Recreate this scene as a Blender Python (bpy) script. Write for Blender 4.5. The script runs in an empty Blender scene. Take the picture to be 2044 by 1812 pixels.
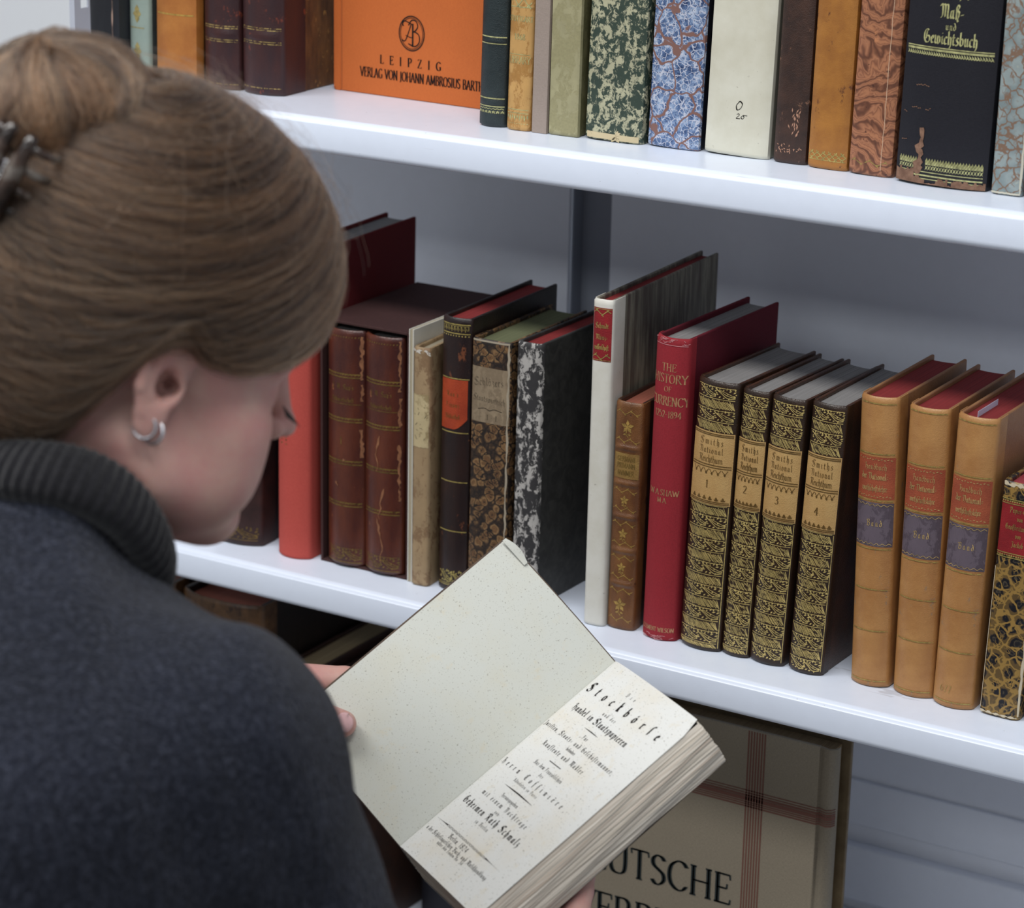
import bpy, bmesh, math, random
import numpy as np
from mathutils import Vector, Matrix

random.seed(7)
SC = bpy.context.scene
COL = SC.collection
R = math.radians

# ---------------------------------------------------------------- camera
cam_d = bpy.data.cameras.new('camera')
cam = bpy.data.objects.new('camera', cam_d)
COL.objects.link(cam)
CAM_POS = Vector((0.85, -1.58, 1.726))
CR = Vector((0.8563690, 0.5160086, 0.0191636))
CU = Vector((-0.1729748, 0.2517057, 0.9522205))
CF = Vector((-0.4865304, 0.8187670, -0.3048094))
cam.matrix_world = Matrix(((CR.x, CU.x, -CF.x, CAM_POS.x), (CR.y, CU.y, -CF.y, CAM_POS.y),
                           (CR.z, CU.z, -CF.z, CAM_POS.z), (0, 0, 0, 1)))
cam_d.sensor_width = 36
cam_d.lens = 36 * 5296.3 / 2044
cam_d.clip_start = 0.05
cam_d.clip_end = 60
cam_d.dof.use_dof = True
cam_d.dof.focus_distance = 1.84
cam_d.dof.aperture_fstop = 8.0
SC.camera = cam

# ---------------------------------------------------------------- light and exposure
SC.view_settings.view_transform = 'Standard'
SC.view_settings.look = 'None'
SC.view_settings.exposure = 0.0
SC.view_settings.gamma = 1.0
SC.view_settings.use_curve_mapping = False
world = bpy.data.worlds.new('world')
SC.world = world
world.use_nodes = True
world.node_tree.nodes['Background'].inputs[0].default_value = (0.92, 0.96, 1.0, 1)
world.node_tree.nodes['Background'].inputs[1].default_value = 0.36

def area_light(name, loc, target, sx, sy, power, color):
    d = bpy.data.lights.new(name, 'AREA')
    d.shape = 'RECTANGLE'; d.size = sx; d.size_y = sy
    d.energy = power; d.color = color
    o = bpy.data.objects.new(name, d); COL.objects.link(o)
    o.location = loc
    o.rotation_euler = (Vector(target) - Vector(loc)).to_track_quat('-Z', 'Y').to_euler()
    return o

area_light('ceiling_panel_light', (-0.2, -0.95, 2.72), (-0.2, -0.95, 0), 2.6, 0.32, 42, (1.0, 0.985, 0.96))
area_light('ceiling_panel_light', (-0.2, -2.9, 2.72), (-0.2, -2.9, 0), 2.6, 0.5, 34, (0.93, 0.97, 1.0))

# ---------------------------------------------------------------- helpers
def lin(c):
    """sRGB 0-255 tuple -> linear rgba"""
    o = []
    for v in c[:3]:
        v = v / 255.0
        o.append(v / 12.92 if v <= 0.04045 else ((v + 0.055) / 1.055) ** 2.4)
    g = .25 * o[0] + .65 * o[1] + .10 * o[2]
    o = [g + (v - g) * .94 for v in o]
    return (o[0], o[1], o[2], 1.0)

def link(name, me, mat=None, parent=None):
    o = bpy.data.objects.new(name, me)
    COL.objects.link(o)
    if mat is not None:
        me.materials.append(mat)
    if parent is not None:
        o.parent = parent
    return o

def mesh(name, verts, faces, mat=None, parent=None, smooth=False):
    me = bpy.data.meshes.new(name)
    me.from_pydata([tuple(v) for v in verts], [], faces)
    me.update()
    if smooth:
        me.shade_smooth()
    return link(name, me, mat, parent)

def tag(o, label=None, cat=None, group=None, kind=None):
    if label: o['label'] = label
    if cat: o['category'] = cat
    if group: o['group'] = group
    if kind: o['kind'] = kind
    return o

def empty(name, loc=(0, 0, 0), rot=(0, 0, 0)):
    o = bpy.data.objects.new(name, None)
    COL.objects.link(o)
    o.location = loc
    o.rotation_euler = rot
    o.empty_display_size = 0.02
    return o

def bevel(o, w, n=2):
    m = o.modifiers.new('bevel', 'BEVEL')
    m.width = w; m.segments = n; m.limit_method = 'ANGLE'; m.angle_limit = R(40)
    m.harden_normals = False
    return o

def box_data(x0, x1, y0, y1, z0, z1):
    v = [(x, y, z) for z in (z0, z1) for y in (y0, y1) for x in (x0, x1)]
    f = [(0, 2, 3, 1), (4, 5, 7, 6), (0, 1, 5, 4), (1, 3, 7, 5), (3, 2, 6, 7), (2, 0, 4, 6)]
    return v, f

def box(name, b, mat=None, parent=None, bev=0.0, n=2):
    v, f = box_data(*b)
    o = mesh(name, v, f, mat, parent)
    if bev: bevel(o, bev, n)
    return o

# ---------------------------------------------------------------- material toolkit
class NT:
    """small wrapper for building node materials"""
    def __init__(s, name):
        s.m = bpy.data.materials.new(name); s.m.use_nodes = True
        s.t = s.m.node_tree; s.t.nodes.clear()
        s.out = s.t.nodes.new('ShaderNodeOutputMaterial')
        s.b = s.t.nodes.new('ShaderNodeBsdfPrincipled')
        s.t.links.new(s.b.outputs[0], s.out.inputs[0])
        s.tc = s.t.nodes.new('ShaderNodeTexCoord')
    def put(s, sock, v):
        if hasattr(v, 'is_linked') or isinstance(v, bpy.types.NodeSocket):
            s.t.links.new(v, sock)
        elif isinstance(v, (tuple, list)) and len(v) == 3 and sock.type == 'RGBA':
            sock.default_value = lin(v)
        else:
            sock.default_value = v
    def co(s, scale=(1, 1, 1), warp=0.0, wscale=40, rot=(0, 0, 0)):
        mp = s.t.nodes.new('ShaderNodeMapping')
        s.t.links.new(s.tc.outputs['Object'], mp.inputs[0])
        mp.inputs['Scale'].default_value = scale
        mp.inputs['Rotation'].default_value = rot
        c = mp.outputs[0]
        if warp:
            n = s.t.nodes.new('ShaderNodeTexNoise'); n.inputs['Scale'].default_value = wscale
            n.inputs['Detail'].default_value = 2
            s.t.links.new(s.tc.outputs['Object'], n.inputs[0])
            a = s.t.nodes.new('ShaderNodeVectorMath'); a.operation = 'SUBTRACT'
            s.t.links.new(n.outputs['Color'], a.inputs[0]); a.inputs[1].default_value = (.5, .5, .5)
            k = s.t.nodes.new('ShaderNodeVectorMath'); k.operation = 'SCALE'
            s.t.links.new(a.outputs[0], k.inputs[0]); k.inputs['Scale'].default_value = warp
            b = s.t.nodes.new('ShaderNodeVectorMath'); b.operation = 'ADD'
            s.t.links.new(c, b.inputs[0]); s.t.links.new(k.outputs[0], b.inputs[1])
            c = b.outputs[0]
        return c
    def noise(s, scale, detail=4, rough=0.55, co=None, dist=0.0):
        n = s.t.nodes.new('ShaderNodeTexNoise')
        s.t.links.new(co if co is not None else s.tc.outputs['Object'], n.inputs[0])
        n.inputs['Scale'].default_value = scale; n.inputs['Detail'].default_value = detail
        n.inputs['Roughness'].default_value = rough; n.inputs['Distortion'].default_value = dist
        return n.outputs['Fac']
    def voronoi(s, scale, feature='F1', co=None, rnd=1.0, out='Distance'):
        n = s.t.nodes.new('ShaderNodeTexVoronoi'); n.feature = feature
        s.t.links.new(co if co is not None else s.tc.outputs['Object'], n.inputs[0])
        n.inputs['Scale'].default_value = scale; n.inputs['Randomness'].default_value = rnd
        return n.outputs[out]
    def wave(s, scale, dist, detail=2, co=None, dsc=1.0, axis='X'):
        n = s.t.nodes.new('ShaderNodeTexWave'); n.bands_direction = axis
        s.t.links.new(co if co is not None else s.tc.outputs['Object'], n.inputs[0])
        n.inputs['Scale'].default_value = scale; n.inputs['Distortion'].default_value = dist
        n.inputs['Detail'].default_value = detail; n.inputs['Detail Scale'].default_value = dsc
        return n.outputs['Fac']
    def ramp(s, fac, stops, interp='LINEAR'):
        n = s.t.nodes.new('ShaderNodeValToRGB'); cr = n.color_ramp; cr.interpolation = interp
        while len(cr.elements) < len(stops): cr.elements.new(0.5)
        for e, (p, c) in zip(cr.elements, stops):
            e.position = p
            e.color = lin(c) if isinstance(c, (tuple, list)) else (c, c, c, 1)
        s.t.links.new(fac, n.inputs[0])
        return n.outputs[0]
    def mix(s, fac, a, b, mode='MIX'):
        n = s.t.nodes.new('ShaderNodeMix'); n.data_type = 'RGBA'; n.blend_type = mode
        s.put(n.inputs[0], fac); s.put(n.inputs[6], a); s.put(n.inputs[7], b)
        return n.outputs[2]
    def math(s, op, a, b=0.5):
        n = s.t.nodes.new('ShaderNodeMath'); n.operation = op
        s.put(n.inputs[0], a); s.put(n.inputs[1], b)
        return n.outputs[0]
    def bump(s, h, strength=0.3, dist=0.001):
        n = s.t.nodes.new('ShaderNodeBump'); n.inputs['Strength'].default_value = strength
        n.inputs['Distance'].default_value = dist
        s.t.links.new(h, n.inputs['Height']); s.t.links.new(n.outputs[0], s.b.inputs['Normal'])
    def done(s, color, rough=0.5, metal=0.0, spec=0.5):
        s.put(s.b.inputs['Base Color'], color); s.put(s.b.inputs['Roughness'], rough)
        s.b.inputs['Metallic'].default_value = metal
        s.b.inputs['Specular IOR Level'].default_value = spec
        return s.m

def plain(name, c, rough=0.6, metal=0.0, spec=0.5):
    return NT(name).done(c, rough, metal, spec)

def leather(name, c1, c2, scale=60, rough=0.42, scuff=None, scuff_amt=0.62, bump=0.35, streak=False, spec=0.45):
    n = NT(name)
    co = n.co((1, 1, 0.35) if streak else (1, 1, 1))
    base = n.mix(n.ramp(n.noise(scale, 5, 0.6, co), [(0.35, 0.0), (0.65, 1.0)]), c1, c2)
    fine = n.noise(900, 2)
    base = n.mix(n.math('MULTIPLY', fine, 0.25), base, tuple(int(v * .6) for v in c1))
    if scuff:
        k = n.ramp(n.noise(scale * 1.7, 8, 0.72, n.co((1, 1, 0.6))), [(scuff_amt, 0.0), (scuff_amt + .035, 1.0)])
        base = n.mix(k, base, scuff)
    n.bump(n.math('ADD', n.voronoi(1300), n.noise(220, 4)), bump, 0.0004)
    return n.done(base, rough, 0, spec)

def cloth(name, c1, c2, rough=0.75, weave=1.0):
    n = NT(name)
    co = n.co((1, 1, 1))
    a = n.noise(1, 2, 0.5, n.co((2400, 2400, 500)))
    b = n.noise(1, 2, 0.5, n.co((500, 500, 2400)))
    w = n.math('ADD', a, b)
    f = n.ramp(n.math('MULTIPLY', w, 0.5), [(0.3, 0.0), (0.7, 1.0)])
    col = n.mix(f, c1, c2)
    col = n.mix(n.math('MULTIPLY', n.noise(25, 3), 0.3), col, tuple(int(v * .75) for v in c1))
    n.bump(w, 0.35 * weave, 0.0003)
    return n.done(col, rough, 0, 0.3)

def pages(name, c1, c2):
    n = NT(name)
    f = n.noise(1, 3, 0.6, n.co((2600, 6, 6)))
    g = n.noise(1, 2, 0.6, n.co((500, 25, 25)))
    col = n.mix(n.ramp(f, [(0.35, 0.0), (0.65, 1.0)]), c1, c2)
    col = n.mix(n.math('MULTIPLY', g, 0.3), col, tuple(int(v * .7) for v in c1))
    n.bump(f, 0.4, 0.0004)
    return n.done(col, 0.75, 0, 0.25)

def gilt(name, c=(196, 176, 96), rough=0.38, wear=0.0, base=None):
    n = NT(name)
    col = n.mix(n.ramp(n.noise(260, 4, 0.7), [(0.40, 0.0), (0.72, 1.0)]), c, tuple(int(v * .62) for v in c))
    if wear:
        n.t.nodes.remove(n.out)
        n.out = n.t.nodes.new('ShaderNodeOutputMaterial')
        tr = n.t.nodes.new('ShaderNodeBsdfTransparent')
        mx = n.t.nodes.new('ShaderNodeMixShader')
        k = n.ramp(n.noise(420, 5, 0.75), [(0.72 - wear * .45, 0.0), (0.76 - wear * .45, 1.0)])
        n.t.links.new(k, mx.inputs[0]); n.t.links.new(n.b.outputs[0], mx.inputs[1])
        n.t.links.new(tr.outputs[0], mx.inputs[2]); n.t.links.new(mx.outputs[0], n.out.inputs[0])
    return n.done(col, rough, 0.35, 0.6)
# ---------------------------------------------------------------- lettering
# pen skeletons: glyph -> (advance, strokes); '~' marks a curved stroke
ROM = {
'A': (.78, '.06,0 .38,1 .72,0;.18,.36 .59,.36'), 'B': (.68, '.14,0 .14,1;~.14,1 .42,1 .55,.86 .5,.62 .34,.53 .14,.53;~.3,.53 .5,.5 .62,.32 .56,.08 .36,0 .14,0'),
'C': (.74, '~.68,.84 .56,.98 .36,1.0 .14,.82 .07,.5 .14,.18 .36,0 .56,.03 .68,.18'), 'D': (.8, '.14,0 .14,1;~.14,1 .42,1 .64,.84 .73,.5 .64,.16 .42,0 .14,0'),
'E': (.62, '.14,0 .14,1;.14,1 .56,1;.14,.52 .46,.52;.14,0 .58,0'), 'F': (.58, '.14,0 .14,1;.14,1 .54,1;.14,.52 .44,.52'),
'G': (.8, '~.68,.84 .54,.98 .36,1 .14,.82 .07,.5 .14,.18 .36,0 .56,.04 .66,.12;.66,.42 .66,.05;.5,.42 .76,.42'), 'H': (.82, '.14,0 .14,1;.68,0 .68,1;.14,.52 .68,.52'),
'I': (.34, '.17,0 .17,1'), 'J': (.4, '~.24,1 .24,.2 .18,-.08 .04,-.14'), 'K': (.76, '.14,0 .14,1;.62,1 .14,.44;.26,.56 .7,0'),
'L': (.58, '.14,0 .14,1;.14,0 .56,0'), 'M': (.96, '.12,0 .16,1;.16,1 .48,.08;.48,.08 .8,1;.8,1 .84,0'), 'N': (.84, '.14,0 .14,1;.14,1 .7,0;.7,0 .7,1'),
'O': (.84, '~.42,1 .16,.86 .07,.5 .16,.14 .42,0 .68,.14 .77,.5 .68,.86 .42,1'), 'P': (.62, '.14,0 .14,1;~.14,1 .42,1 .57,.84 .52,.56 .36,.47 .14,.47'),
'Q': (.84, '~.42,1 .16,.86 .07,.5 .16,.14 .42,0 .68,.14 .77,.5 .68,.86 .42,1;.44,.1 .8,-.16'), 'R': (.72, '.14,0 .14,1;~.14,1 .42,1 .55,.84 .5,.6 .34,.52 .14,.52;.34,.52 .7,0'),
'S': (.58, '~.5,.86 .4,.98 .22,1 .1,.86 .12,.66 .3,.52 .46,.4 .5,.2 .38,.03 .2,0 .08,.14'), 'T': (.7, '.35,0 .35,1;.04,1 .66,1'),
'U': (.78, '~.13,1 .13,.3 .22,.05 .4,0 .58,.06 .65,.3 .65,1'), 'V': (.74, '.04,1 .38,0;.38,0 .7,1'), 'W': (1.04, '.03,1 .3,0;.3,0 .52,.9;.52,.9 .76,0;.76,0 1.0,1'),
'X': (.72, '.06,1 .66,0;.64,1 .06,0'), 'Y': (.7, '.04,1 .35,.5 .66,1;.35,.5 .35,0'), 'Z': (.64, '.08,1 .56,1 .07,0 .58,0'),
'0': (.56, '~.28,1 .1,.8 .06,.5 .1,.2 .28,0 .46,.2 .5,.5 .46,.8 .28,1'), '1': (.4, '.1,.85 .22,1 .22,0'), '2': (.54, '~.08,.78 .16,.97 .34,.98 .45,.78 .36,.5 .07,.02;.07,.02 .5,.02'),
'3': (.52, '~.08,.86 .24,1 .42,.9 .4,.64 .22,.54;~.22,.54 .44,.46 .46,.18 .28,0 .06,.1'), '4': (.56, '.38,0 .38,1 .05,.3 .54,.3'), '5': (.52, '.44,1 .14,1 .12,.58;~.12,.58 .3,.64 .46,.46 .42,.12 .22,0 .06,.1'),
'6': (.54, '~.44,.94 .2,.8 .08,.4 .14,.08 .3,0 .46,.14 .46,.42 .3,.54 .12,.42'), '7': (.5, '.06,1 .47,1 .2,0'), '8': (.54, '~.27,.54 .1,.7 .12,.92 .27,1 .42,.92 .44,.7 .27,.54 .08,.36 .08,.12 .27,0 .46,.12 .46,.36 .27,.54'),
'9': (.54, '~.1,.06 .34,.2 .46,.6 .4,.92 .24,1 .08,.86 .08,.58 .24,.46 .42,.58'), '.': (.24, '.1,.03 .14,.05'), ',': (.24, '.13,.05 .08,-.14'), '-': (.4, '.06,.42 .34,.42'), ':': (.24, '.1,.05 .14,.07;.1,.5 .14,.52'), ' ': (.36, ''),
}
FR = {
'a': (.40, '.27,.56 .10,.54 .06,.16 .14,.03 .27,.14;.27,.6 .27,.1 .36,.04'), 'b': (.38, '.04,.98 .09,1 .07,.14 .18,.02 .31,.14 .31,.44 .2,.58 .08,.46'),
'c': (.30, '.27,.5 .17,.6 .06,.46 .06,.14 .16,.02 .28,.1'), 'd': (.38, '.06,.92 .16,.94 .31,.5 .30,.14 .18,.02 .06,.14 .06,.42 .18,.56 .28,.48'),
'e': (.30, '.07,.28 .26,.42 .17,.6 .06,.46 .06,.14 .16,.02 .28,.1'), 'f': (.24, '.1,-.2 .1,.84 .2,1 .3,.9;.0,.58 .22,.58'),
'g': (.38, '.28,.56 .14,.56 .05,.44 .05,.16 .15,.06 .28,.16;.28,.6 .29,-.1 .16,-.26 .04,-.16'), 'h': (.38, '.04,.98 .09,1 .09,.08 .15,.02;.09,.46 .2,.6 .3,.48 .3,.0 .2,-.24'),
'i': (.22, '.02,.5 .1,.6 .1,.1 .19,.03;.09,.8 .13,.84'), 'j': (.22, '.02,.5 .1,.6 .1,-.1 .0,-.24;.09,.8 .13,.84'), 'k': (.32, '.05,.98 .09,1 .09,.08 .16,.02;.09,.62 .22,.7 .22,.5 .1,.42;.12,.42 .24,.08 .3,.04'),
'l': (.21, '.05,.98 .09,1 .09,.1 .18,.03'), 'm': (.60, '.02,.5 .1,.6 .1,.08 .16,.03;.1,.48 .22,.6 .3,.5 .3,.08 .36,.03;.3,.48 .42,.6 .5,.5 .5,.08 .58,.03'),
'n': (.40, '.02,.5 .1,.6 .1,.08 .16,.03;.1,.48 .22,.6 .3,.5 .3,.08 .38,.03'), 'o': (.38, '.2,.6 .07,.46 .07,.14 .18,.0 .31,.14 .31,.46 .2,.6'),
'p': (.38, '.02,.5 .09,.6 .09,-.26;.09,.48 .2,.6 .31,.46 .31,.14 .19,.02 .09,.1'), 'q': (.38, '.27,.56 .1,.54 .06,.16 .14,.03 .27,.14;.27,.6 .27,-.26'),
'r': (.29, '.02,.5 .1,.6 .1,.08 .18,.03;.1,.46 .2,.6 .28,.52'), 's': (.31, '.25,.52 .15,.6 .06,.46 .25,.22 .2,.06 .1,.0 .04,.08'), 'ſ': (.22, '.1,.0 .1,.84 .2,1 .3,.9;.02,.56 .1,.6'),
't': (.27, '.11,.82 .09,.12 .17,.02 .26,.09;.0,.58 .24,.58'), 'u': (.40, '.02,.5 .09,.6 .09,.12 .16,.02 .28,.14;.28,.6 .28,.1 .36,.04'), 'v': (.38, '.02,.62 .1,.56 .08,.12 .19,.01 .31,.14 .31,.44 .21,.58 .1,.46'),
'w': (.58, '.02,.62 .1,.56 .08,.12 .18,.02 .29,.14;.29,.6 .29,.12 .38,.01 .5,.14 .5,.44 .4,.58 .3,.46'), 'x': (.3, '.02,.5 .1,.6 .1,.08 .18,.03;.1,.46 .2,.6 .28,.52;.0,.3 .2,.3'), 'y': (.38, '.02,.62 .1,.56 .08,.12 .19,.01 .31,.14 .31,.44 .21,.58 .1,.46;.3,.1 .26,-.1 .12,-.24'),
'z': (.3, '.06,.56 .22,.56 .1,.34 .25,.22 .24,-.04 .1,-.22'), 'ä': (.40, '.27,.56 .10,.54 .06,.16 .14,.03 .27,.14;.27,.6 .27,.1 .36,.04;.1,.8 .13,.84;.24,.8 .27,.84'),
'ö': (.38, '.2,.6 .07,.46 .07,.14 .18,.0 .31,.14 .31,.46 .2,.6;.18,.72 .22,.78 .2,.86'), 'ü': (.40, '.02,.5 .09,.6 .09,.12 .16,.02 .28,.14;.28,.6 .28,.1 .36,.04;.1,.8 .13,.84;.25,.8 .28,.84'),
'ß': (.4, '.1,.0 .1,.84 .2,1 .32,.88 .2,.6;.2,.6 .32,.5 .3,.2 .2,.0 .26,-.16'), 'è': (.30, '.07,.28 .26,.42 .17,.6 .06,.46 .06,.14 .16,.02 .28,.1;.1,.9 .2,.76'),
'A': (.62, '~.04,.1 .14,.0 .26,.12 .24,.5 .12,.72 .18,.94 .34,.96 .44,.8;.44,.86 .46,.1 .56,.02;.24,.44 .46,.44'), 'B': (.62, '~.0,.78 .1,.92 .2,.84 .2,.3 .12,.06;~.2,.84 .36,1 .5,.88 .44,.62 .24,.54;~.3,.54 .52,.5 .54,.2 .38,.02 .2,.1 .1,.02'),
'C': (.56, '~.5,.86 .36,1 .14,.84 .07,.46 .16,.1 .34,.0 .5,.12;.3,.86 .28,.2'), 'D': (.64, '~.02,.9 .2,.98 .44,.86 .56,.5 .46,.12 .26,.0 .08,.1 .04,.02;~.2,.8 .12,.6 .24,.46 .22,.16'),
'F': (.54, '~.02,.86 .14,.98 .3,.9 .5,.98;~.2,.92 .22,.4 .14,.1 .02,.04;.08,.52 .42,.54'), 'G': (.64, '~.44,.92 .3,1 .12,.82 .07,.42 .2,.08 .38,.02 .54,.16 .54,.44 .4,.54 .3,.44;.3,.86 .26,.3'),
'H': (.6, '~.04,.74 .14,.96 .3,.9 .2,.7 .2,.2 .1,.0;~.2,.44 .36,.58 .5,.44 .5,.08 .36,-.18'), 'J': (.46, '~.06,.82 .16,.98 .36,.88 .3,.5 .32,.1 .18,-.14 .04,-.04'), 'K': (.58, '~.04,.74 .14,.96 .3,.9 .2,.7 .2,.2 .1,.0;~.22,.5 .4,.7 .48,.56 .28,.44;.3,.44 .46,.08 .56,.03'),
'L': (.5, '~.4,.9 .26,1 .16,.84 .24,.5 .12,.08;.08,.08 .26,.02 .46,.12'), 'M': (.8, '~.02,.8 .12,.96 .22,.8 .22,.2 .1,.02;~.22,.84 .34,.96 .44,.8 .44,.1;~.44,.84 .58,.96 .68,.8 .66,.12 .76,.02'),
'N': (.64, '~.02,.8 .12,.96 .24,.82 .22,.2 .1,.02;~.22,.84 .38,.98 .52,.8 .5,.14 .38,-.04'), 'P': (.6, '~.02,.8 .12,.96 .22,.82 .2,.2 .12,-.1;~.22,.84 .38,1 .52,.8 .48,.5 .3,.44 .22,.5'),
'R': (.62, '~.02,.8 .12,.96 .22,.82 .2,.2 .1,.02;~.22,.84 .38,1 .5,.8 .42,.58 .24,.52;~.32,.52 .44,.3 .46,.1 .58,.02'),
'S': (.60, '~.52,.84 .46,.98 .3,1 .12,.84 .1,.62 .3,.52 .48,.42 .5,.18 .34,.0 .14,.02 .03,.16;~.34,.9 .22,.7 .34,.6 .28,.26;.46,.98 .56,.94'), 'V': (.6, '~.02,.8 .12,.96 .2,.8 .18,.3 .3,.02 .5,.2 .52,.7 .4,.92 .28,.8'), 'W': (.8, '~.02,.8 .12,.96 .2,.8 .18,.3 .28,.02 .42,.14;~.3,.9 .42,.8 .42,.2 .54,.02 .7,.2 .72,.7 .6,.92 .5,.8'),
'Z': (.54, '~.08,.84 .28,1 .46,.86 .3,.56 .44,.4 .4,.06 .2,-.04 .04,.06'), '=': (.3, '.04,.2 .24,.26;.04,.42 .24,.48'), '-': (.3, '.04,.3 .24,.36'), ' ': (.3, ''),
'.': (.2, '.07,.04 .11,.07'), ',': (.2, '.12,.06 .06,-.12'), "'": (.16, '.08,.98 .05,.8'),
}
for _k in '0123456789': FR[_k] = ROM[_k]

def crom(P, n=5):
    if len(P) < 3: return P
    closed = P[0] == P[-1]
    Q = ([P[-2]] if closed else [(2 * P[0][0] - P[1][0], 2 * P[0][1] - P[1][1])]) + P + \
        ([P[1]] if closed else [(2 * P[-1][0] - P[-2][0], 2 * P[-1][1] - P[-2][1])])
    o = []
    for i in range(1, len(Q) - 2):
        a, b, c, d = Q[i - 1:i + 3]
        for k in range(n):
            t = k / n
            o.append(tuple(0.5 * (2 * b[j] + (c[j] - a[j]) * t + (2 * a[j] - 5 * b[j] + 4 * c[j] - d[j]) * t * t
                                  + (3 * b[j] - a[j] - 3 * c[j] + d[j]) * t ** 3) for j in (0, 1)))
    o.append(P[-1])
    return o

class Ink:
    """collects flat pen shapes in (u, v) metres and wraps them on a surface"""
    def __init__(s): s.q = []
    def quad(s, a, b, c, d): s.q.append((a, b, c, d))
    def line(s, P, w, maxlen=0.003):
        P2 = [P[0]]
        for a, b in zip(P, P[1:]):
            L = math.hypot(b[0] - a[0], b[1] - a[1]); k = max(1, int(L / maxlen))
            for i in range(1, k + 1): P2.append((a[0] + (b[0] - a[0]) * i / k, a[1] + (b[1] - a[1]) * i / k))
        P = P2; N = []
        for i, p in enumerate(P):
            a = P[max(0, i - 1)]; b = P[min(len(P) - 1, i + 1)]
            dx, dy = b[0] - a[0], b[1] - a[1]; L = math.hypot(dx, dy) or 1
            N.append((-dy / L, dx / L))
        ww = w if callable(w) else (lambda t: w)
        n = len(P) - 1
        for i in range(n):
            w0 = ww(i / n) / 2; w1 = ww((i + 1) / n) / 2
            s.quad((P[i][0] - N[i][0] * w0, P[i][1] - N[i][1] * w0), (P[i + 1][0] - N[i + 1][0] * w1, P[i + 1][1] - N[i + 1][1] * w1),
                   (P[i + 1][0] + N[i + 1][0] * w1, P[i + 1][1] + N[i + 1][1] * w1), (P[i][0] + N[i][0] * w0, P[i][1] + N[i][1] * w0))
    def nib(s, P, w, ang, thin):
        nx, ny = math.cos(ang) * w / 2, math.sin(ang) * w / 2
        for a, b in zip(P, P[1:]):
            cr = (b[0] - a[0]) * ny - (b[1] - a[1]) * nx
            q = [(a[0] - nx, a[1] - ny), (b[0] - nx, b[1] - ny), (b[0] + nx, b[1] + ny), (a[0] + nx, a[1] + ny)]
            s.quad(*(q if cr > 0 else q[::-1]))
        s.line(P, thin, 1)
    def rect(s, u0, u1, v0, v1, n=10):
        for i in range(n):
            a = u0 + (u1 - u0) * i / n; b = u0 + (u1 - u0) * (i + 1) / n
            s.quad((a, v0), (b, v0), (b, v1), (a, v1))
    def dot(s, x, y, r, n=6):
        P = [(x + r * math.cos(k * 2 * math.pi / n), y + r * math.sin(k * 2 * math.pi / n)) for k in range(n)]
        s.quad(P[0], P[1], P[2], P[3]); s.quad(P[3], P[4], P[5], P[0])
    def leaf(s, x, y, ang, L, w):
        c, d = math.cos(ang), math.sin(ang)
        def T(a, b): return (x + a * c - b * d, y + a * d + b * c)
        s.quad(T(0, 0), T(L * .5, -w / 2), T(L, 0), T(L * .5, w / 2))
    def text(s, txt, u, v, h, style='rom', align='c', space=0.0, weight=1.0, width=1.0, ang=0.0):
        F = ROM if style == 'rom' else FR
        adv = lambda ch: (F.get(ch, (.3, ''))[0] + space) * h * width
        W = sum(adv(c) for c in txt) - space * h * width
        x = u - (W / 2 if align == 'c' else 0)
        ca, sa = math.cos(ang), math.sin(ang)
        for ch in txt:
            g = F.get(ch)
            if g and g[1]:
                for st in g[1].split(';'):
                    cur = st[0] == '~'
                    P0 = [tuple(float(k) for k in p.split(',')) for p in st.lstrip('~').split()]
                    if cur: P0 = crom(P0, 4)
                    def M(p, x=x):
                        px, py = (x - u) + p[0] * h * width, p[1] * h
                        return (u + px * ca - py * sa, v + px * sa + py * ca)
                    P = [M(p) for p in P0]
                    if style == 'rom':
                        s.nib(P, .125 * h * weight, R(12) + ang, .045 * h * weight)
                        if not cur:
                            for e, f in ((0, 1), (-1, -2)):
                                p, q = P0[e], P0[f]
                                if abs(p[1] - q[1]) > .9 * abs(p[0] - q[0]) and abs(p[1] - q[1]) > .3 and (p[1] < .02 or p[1] > .98):
                                    s.line([M((p[0] - .11, p[1])), M((p[0] + .11, p[1]))], .045 * h * weight, 1)
                                elif abs(p[1] - q[1]) < .01 and abs(p[0] - q[0]) > .25 and f in (1, -2) and ch in 'EFLTZ' and (e == -1 or ch in 'TZ'):
                                    sg = -1 if p[1] > .6 else 1
                                    s.line([M((p[0], p[1])), M((p[0] + .02, p[1] + sg * .16))], .05 * h * weight, 1)
                    else:
                        s.nib(P, .110 * h * weight, R(38) + ang, .040 * h * weight)
            x += adv(ch)
        return W
    def build(s, name, surf, mat, parent, off=0.00015):
        v = []; f = []
        for q in s.q:
            k = len(v)
            for p in q: v.append(surf(p[0], p[1], off))
            f.append((k, k + 1, k + 2, k + 3))
        return mesh(name, v, f, mat, parent) if f else None
# ---------------------------------------------------------------- the room and the shelving
Z_MID, Z_TOP, Z_LOW = 1.0035, 1.3651, 0.6419
SHX0, SHX1, SHD = -0.545, 0.95, 0.335

def painted(name, c, rough=0.28, marks=True):
    n = NT(name)
    col = n.mix(n.ramp(n.noise(90, 3), [(0.3, 0.0), (0.8, 0.22)]), c, tuple(int(v * .94) for v in c))
    if marks:
        k = n.ramp(n.noise(420, 2, 0.5, n.co((1, 1, 1.6))), [(0.755, 0.0), (0.775, 0.55)])
        col = n.mix(k, col, (96, 92, 96))
        k2 = n.ramp(n.noise(1, 4, 0.6, n.co((14, 60, 700))), [(0.70, 0.0), (0.73, 0.35)])
        col = n.mix(k2, col, (150, 146, 150))
    n.bump(n.noise(60, 2), 0.03, 0.001)
    return n.done(col, rough, 0, 0.5)

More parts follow.
